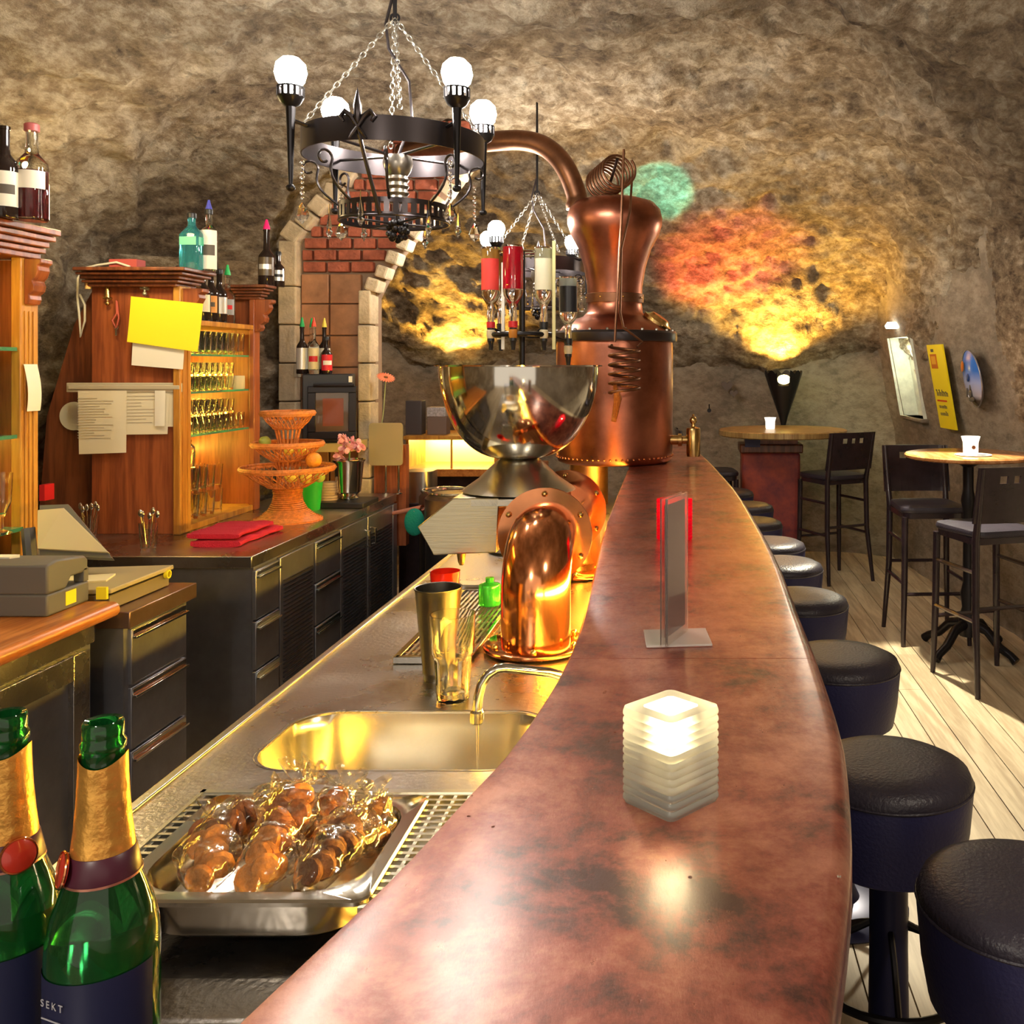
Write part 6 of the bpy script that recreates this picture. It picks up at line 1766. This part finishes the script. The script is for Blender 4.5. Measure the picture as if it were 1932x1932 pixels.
for i, (px, pc, g, lb, l2, lab) in enumerate(((570, 'green', GLASSK, SILV, None, 'dark bottle with green pourer, left on the oven'), (580, 'green', GLASS, WHITE, INK, 'clear bottle with bright green pourer on the oven'),
        (592, 'red', GLASS, mat('ornate_label', (.72, .62, .35), .5), RED, 'bottle with ornate cream label and red pourer on the oven'), (604, 'yellow', GLASSK, CREAM, None, 'purple-necked bottle with yellow pourer on the oven'), (616, None, GLASSK, RED, WHITE, 'bottle with a red label, rightmost on the oven'))):
    bottle('liquor_bottle', (W(px, 0, 5.16).x, 5.16 + (i % 2) * .06, OZ1), .255 if pc else .19, .030, g, lab, lab=lb, lab2=l2, pour=P[pc] if pc else None, cap=None if pc else BLACK, group='bottles on the black oven', labz=(.1, .55))
ov.rotation_euler.z = .28
# thermostat box on the column
MB().bb(W(554, 712, 5.36), Vector((W(563, 0, 5.36).x, 5.40, W(0, 686, 5.36).z))).build('thermostat', BEIGEP, label='small beige thermostat on the left stone column', cat='switch', bevel=.003)
# beige panel on poles, at the end of the back counter
pn = thing('panel_stand', (W(728, 0, 5.35).x, 5.35, BT), 'blank beige rounded panel on two thin poles at the counter end', 'stand')
a, b = W(697, 878, 5.35), W(760, 798, 5.35)
MB().rings([[(p[0], 5.34, p[1]) for p in rr((a.x + b.x) / 2, (a.z + b.z) / 2, b.x - a.x, b.z - a.z, .018, 0)], [(p[0], 5.355, p[1]) for p in rr((a.x + b.x) / 2, (a.z + b.z) / 2, b.x - a.x, b.z - a.z, .018, 0)]]).build('panel', mat('tan_panel', (.46, .38, .20), .4, .3), pn)
for px in (728, 752):
    p = W(px, 0, 5.36).x
    MB().tube([(p, 5.36, BT), (p, 5.36, a.z + .02)], .006, 8).lathe([(.02, 0), (.02, .006), (.006, .015)], 14, T(p, 5.36, BT)).build('pole', STEELB, pn)
MB().bb((W(708, 0, 5.43).x, 5.41, BT - .3), (W(768, 0, 5.43).x, 5.47, 1.17)).build('wood_board', WOOD, label='upright red-brown board behind the beige panel', cat='board')
# gerbera in orange bottle vase, white card
vx = W(716, 0, 5.44)
sh_z = 1.17
ve = thing('flower_vase', (vx.x, 5.44, sh_z), 'orange glass bottle vase with one orange gerbera', 'vase')
MB().lathe([(.0, 0), (.020, 0), (.022, .005), (.022, .055), (.012, .072), (.011, .085), (.009, .085), (.009, .07), (.018, .05), (.0, .004)], 18, T(vx.x, 5.44, sh_z), cap=False).build('vase_body', mat('orange_glass', (.85, .20, .03), .08, trans=.6), ve, smooth=50)
g0 = Vector((vx.x, 5.44, sh_z + .02)); g1 = W(728, 712, 5.42)
MB().tube([g0, g0.lerp(g1, .5) + Vector((.006, 0, 0)), g1], .003, 6).build('stem', mat('pale_stem', (.45, .50, .22), .6), ve)
pt = MB()
for k in range(20):
    a_ = 2 * PI * k / 20
    pt.add(*(lambda s_: (s_.v, s_.f))(MB().sphere((0, 0, 0), .012, 6, 4)), T(*g1) @ rotx(.45) @ roty(.35) @ rotz(a_) @ T(.032, 0, 0) @ Matrix.Diagonal((1.9, .5, .25, 1)))
pt.build('gerbera_petals', mat('gerbera_orange', (.90, .20, .08), .6), ve, smooth=60)
MB().sphere(g1 + Vector((0, 0, .004)), .012, 10, 6, (1, 1, .5)).build('gerbera_heart', mat('gerbera_heart', (.35, .12, .03), .8), ve)
MB().bb((W(727, 0, 5.44).x, 5.43, sh_z), (W(744, 0, 5.44).x, 5.44, sh_z + .045)).build('name_card', WHITE, label='small white card standing right of the orange vase', cat='card')

# ------------------------------------------------------------------ rear service bar, lit amber inside
rb = thing('rear_bar', (W(845, 0, 7.2).x, 7.2, 0), 'rear wooden service bar with an amber lit glass recess', 'bar counter')
RX0, RX1 = W(762, 0, 7.0).x, W(935, 0, 7.0).x
zA, zB, zC = W(0, 822, 7.0).z, W(0, 884, 7.0).z, W(0, 898, 7.0).z
MB().bb((RX0, 6.98, zA - .03), (RX1, 7.6, zA)).build('top_board', WOODY, rb, bevel=.004)
MB().bb((RX0, 6.95, zC), (RX1 + .3, 7.6, zB)).build('lower_board', WOODO, rb, bevel=.004)
MB().bb((RX0, 7.50, zB), (RX1, 7.52, zA - .03)).build('back_panel', mat('white_panel', (.85, .75, .45), .6), rb)
MB().bb((RX0, 7.05, zB), (RX0 + .02, 7.52, zA - .03)).build('side_panel', WOODY, rb)
MB().bb((RX1 - .02, 7.05, zB), (RX1, 7.52, zA - .03)).build('side_panel', WOODY, rb)
MB().bb((W(850, 0, 7.0).x, 7.0, zB), (W(850, 0, 7.0).x + .012, 7.02, zA - .03)).build('divider', WOODY, rb)
MB().bb((RX0, 7.1, 0), (RX1 + .25, 7.55, zC)).build('body', DARKW, rb)
MB().bb((RX0 + .03, 7.40, zA - .055), (RX1 - .03, 7.44, zA - .032)).build('lamp_tube', mat('amber_tube', (1, .8, .3), .5, emit=(1, .74, .22), estr=30), rb)
for (px0, px1, py0, py1, m_, lab, nm) in ((765, 795, 758, 822, mat('anthracite', (.06, .05, .055), .5), 'dark speaker-like box on the rear service bar', 'dark_box'), (806, 842, 788, 822, mat('brown_box_card', (.16, .11, .09), .5), 'brown box under the silver frosted box', 'brown_box'), (805, 840, 769, 787, mat('glitter_silver', (.65, .63, .68), .3, .5, var=.4, vscale=90), 'glittery silver box on top of the brown one', 'silver_box')):
    a_, b_ = W(px0, py1, 7.1), W(px1, py0, 7.1)
    zz = zA if nm != 'silver_box' else zA + .034 * 7.1 / F * 1000 / 1000 + .1
    h_ = b_.z - a_.z
    z0_ = zA if nm != 'silver_box' else zA + (W(0, 788, 7.1).z - W(0, 822, 7.1).z)
    MB().bb((a_.x, 7.1, z0_), (b_.x, 7.22, z0_ + h_)).build(nm, m_, label=lab, cat='box', bevel=.004)
# steel canister, round stools with red rims, hanging teal cloth
p = W(790, 0, 5.75)
cs = MB().rings([[(q_[0], q_[1], z) for q_ in rr(p.x - .0, 5.80, .17, .20, .05, z)] for z in (.80, .985)])
cs.build('steel_canister', STEELS, smooth=40, label='pale steel canister at the end of the back counter', cat='canister')
MB().bb((p.x - .10, 5.68, 0), (p.x + .10, 5.92, .80)).build('dark_stand', DARKW, label='dark cabinet under the steel canister', cat='cabinet', bevel=.005)
for (px, py, r_, lab) in ((860, 928, .16, 'nearer black drum with worn steel top beyond the beer tower'), (838, 925, .14, 'farther red-banded drum beyond the beer tower')):
    Y = 5.15 if r_ == .16 else 5.55
    c_ = W(px, 0, Y); z_ = W(0, py, Y).z
    t = thing('drum', (c_.x, Y, 0), lab, 'drum')
    MB().lathe([(.0, 0), (r_ * .98, 0), (r_, .01), (r_, z_ - .14), (.0, z_ - .14)], 28, T(c_.x, Y, 0)).build('drum_body', BLACK, t, smooth=40)
    MB().lathe([(r_ * 1.02, 0), (r_ * 1.02, .11), (r_ * .9, .13), (.0, .13)], 28, T(c_.x, Y, z_ - .14)).build('drum_lid', mat('worn_steel_lid', (.22, .15, .12), .35, .8, var=.4), t, smooth=40)
    MB().lathe([(r_ * 1.03, 0), (r_ * 1.03, .06)], 28, T(c_.x, Y, z_ - .20), cap=False).build('red_band', RED, t, smooth=40)
    MB().torus((c_.x, Y, z_), r_ * .9, .009, 28, 6).build('rim', STEELB, t)
p = W(782, 985, 5.2)
MB().sphere((p.x, 5.2, p.z), .075, 18, 12, (.75, .35, 1.0)).build('teal_cloth', mat('teal_fabric', (.01, .30, .22), .9, bump=.5, bscale=80), smooth=60, label='teal cloth bundle hanging at the end of the back counter', cat='cloth')
p2 = W(797, 958, 5.22)
MB().tube([(p.x, 5.2, p.z + .05), (p2.x, 5.22, p2.z), (FX + .0, 5.30, .80)], [.02, .016, .010], 8).build('cloth_loop', mat('salmon_strap', (.55, .22, .15), .8), label='salmon strap holding the teal cloth bundle', cat='strap', smooth=60)

# ------------------------------------------------------------------ optics stand with upturned bottles
OYc = 3.72
ocx = W(985, 0, OYc).x
os_ = thing('optic_stand', (ocx, OYc, CZ), 'black revolving optic stand behind the steel bowl', 'bottle stand')
def oz(py): return EYE - (py - 690) * OYc / F
MB().lathe([(.0, 0), (.13, 0), (.13, .01), (.02, .03), (.0, .03)], 28, T(ocx, OYc, CZ)).build('base', IRON, os_, smooth=30)
MB().tube([(ocx, OYc, CZ + .02), (ocx, OYc, oz(470))], .012, 10).build('pole', IRON, os_)
MB().torus((ocx, OYc, oz(632)), .115, .010, 32, 8).tube([(ocx - .115, OYc, oz(632)), (ocx + .115, OYc, oz(632))], .007, 6).tube([(ocx, OYc - .115, oz(632)), (ocx, OYc + .115, oz(632))], .007, 6).build('carrier_ring', IRON, os_, smooth=50)
MB().torus((ocx, OYc, oz(478)), .10, .005, 32, 6).tube([(ocx - .10, OYc, oz(478)), (ocx + .10, OYc, oz(478))], .004, 6).build('top_ring', STEELB, os_, smooth=50)
CLRB = GLASS
specs = [(926, -.05, CLRB, liq('gold_rum', (.72, .40, .08)), mat('red_label', (.72, .05, .04), .5), 'upturned bottle of golden rum with red label, left on the optic stand'),
         (968, -.12, CLRB, liq('crimson', (.80, .0, .03)), None, 'upturned bottle of bright red bitter, front of the optic stand'),
         (1026, -.06, CLRB, liq('clear_spirit', (.88, .86, .62)), mat('vermouth_label', (.84, .82, .60), .5), 'upturned clear bottle with pale yellow label, right on the optic stand'),
         (945, .10, CLRB, liq('brown_spirit', (.36, .14, .03)), None, 'upturned bottle of brown spirit behind the red-labelled one'),
         (1072, .05, CLRB, liq('water_clear', (.75, .85, .85)), mat('black_label', (.02, .02, .025), .4), 'upturned clear bottle with black label beside the still')]
for i, (px, dy, g, l_, lb, lab) in enumerate(specs):
    Y = OYc + dy
    x_ = W(px, 0, Y).x
    r_ = .036 if px != 1072 else .036
    zt_ = oz(470) if px != 1072 else oz(520)
    h = .30 if px != 1072 else .255
    bottle('optic_bottle', (x_, Y, zt_), h, r_ if i != 1 else .038, g, lab, liquid=l_, lab=lb, labz=(.15, .55), rx=PI, group='upturned bottles on the optic stand', neck=.26, cap=RED if i in (0, 1) else BLACK)
    m2 = thing('optic_measure', (x_, Y, zt_ - h - .11), ['dispenser below the golden rum bottle', 'dispenser with orange window below the red bottle', 'dispenser below the pale yellow label bottle', 'dispenser below the brown spirit bottle', 'dispenser below the black label bottle'][i], 'dispenser', 'spirit dispensers on the optic stand')
    MB().lathe([(.0, 0), (.008, 0), (.011, .03), (.014, .035), (.014, .05)], 12, T(x_, Y, zt_ - h - .095)).build('spout', BLACK, m2)
    MB().lathe([(.014, 0), (.017, .01), (.017, .03), (.012, .035)], 14, T(x_, Y, zt_ - h - .050)).build('chamber', mat('amber_chamber', (.75, .30, .05), .2, trans=.3) if i == 1 else mat('ivory_plastic', (.75, .66, .45), .4), m2)
    MB().lathe([(.015, 0), (.015, .012), (.010, .022)], 12, T(x_, Y, zt_ - h - .016)).build('collar', BLACK, m2)
    MB().tube([(x_, Y, zt_ - h - .005), (ocx + (x_ - ocx) * .6, OYc + dy * .6, oz(632))], .006, 6).build('clamp_arm', IRON, m2)
for (px, py0, py1, m_) in ((949, 500, 660, WHITE), (1045, 460, 660, mat('yellowish_strip', (.70, .66, .30), .4))):
    x_ = W(px, 0, OYc - .09).x
    MB().bb((x_ - .006, OYc - .092, oz(py1)), (x_ + .006, OYc - .084, oz(py0))).build('strip', m_, os_)
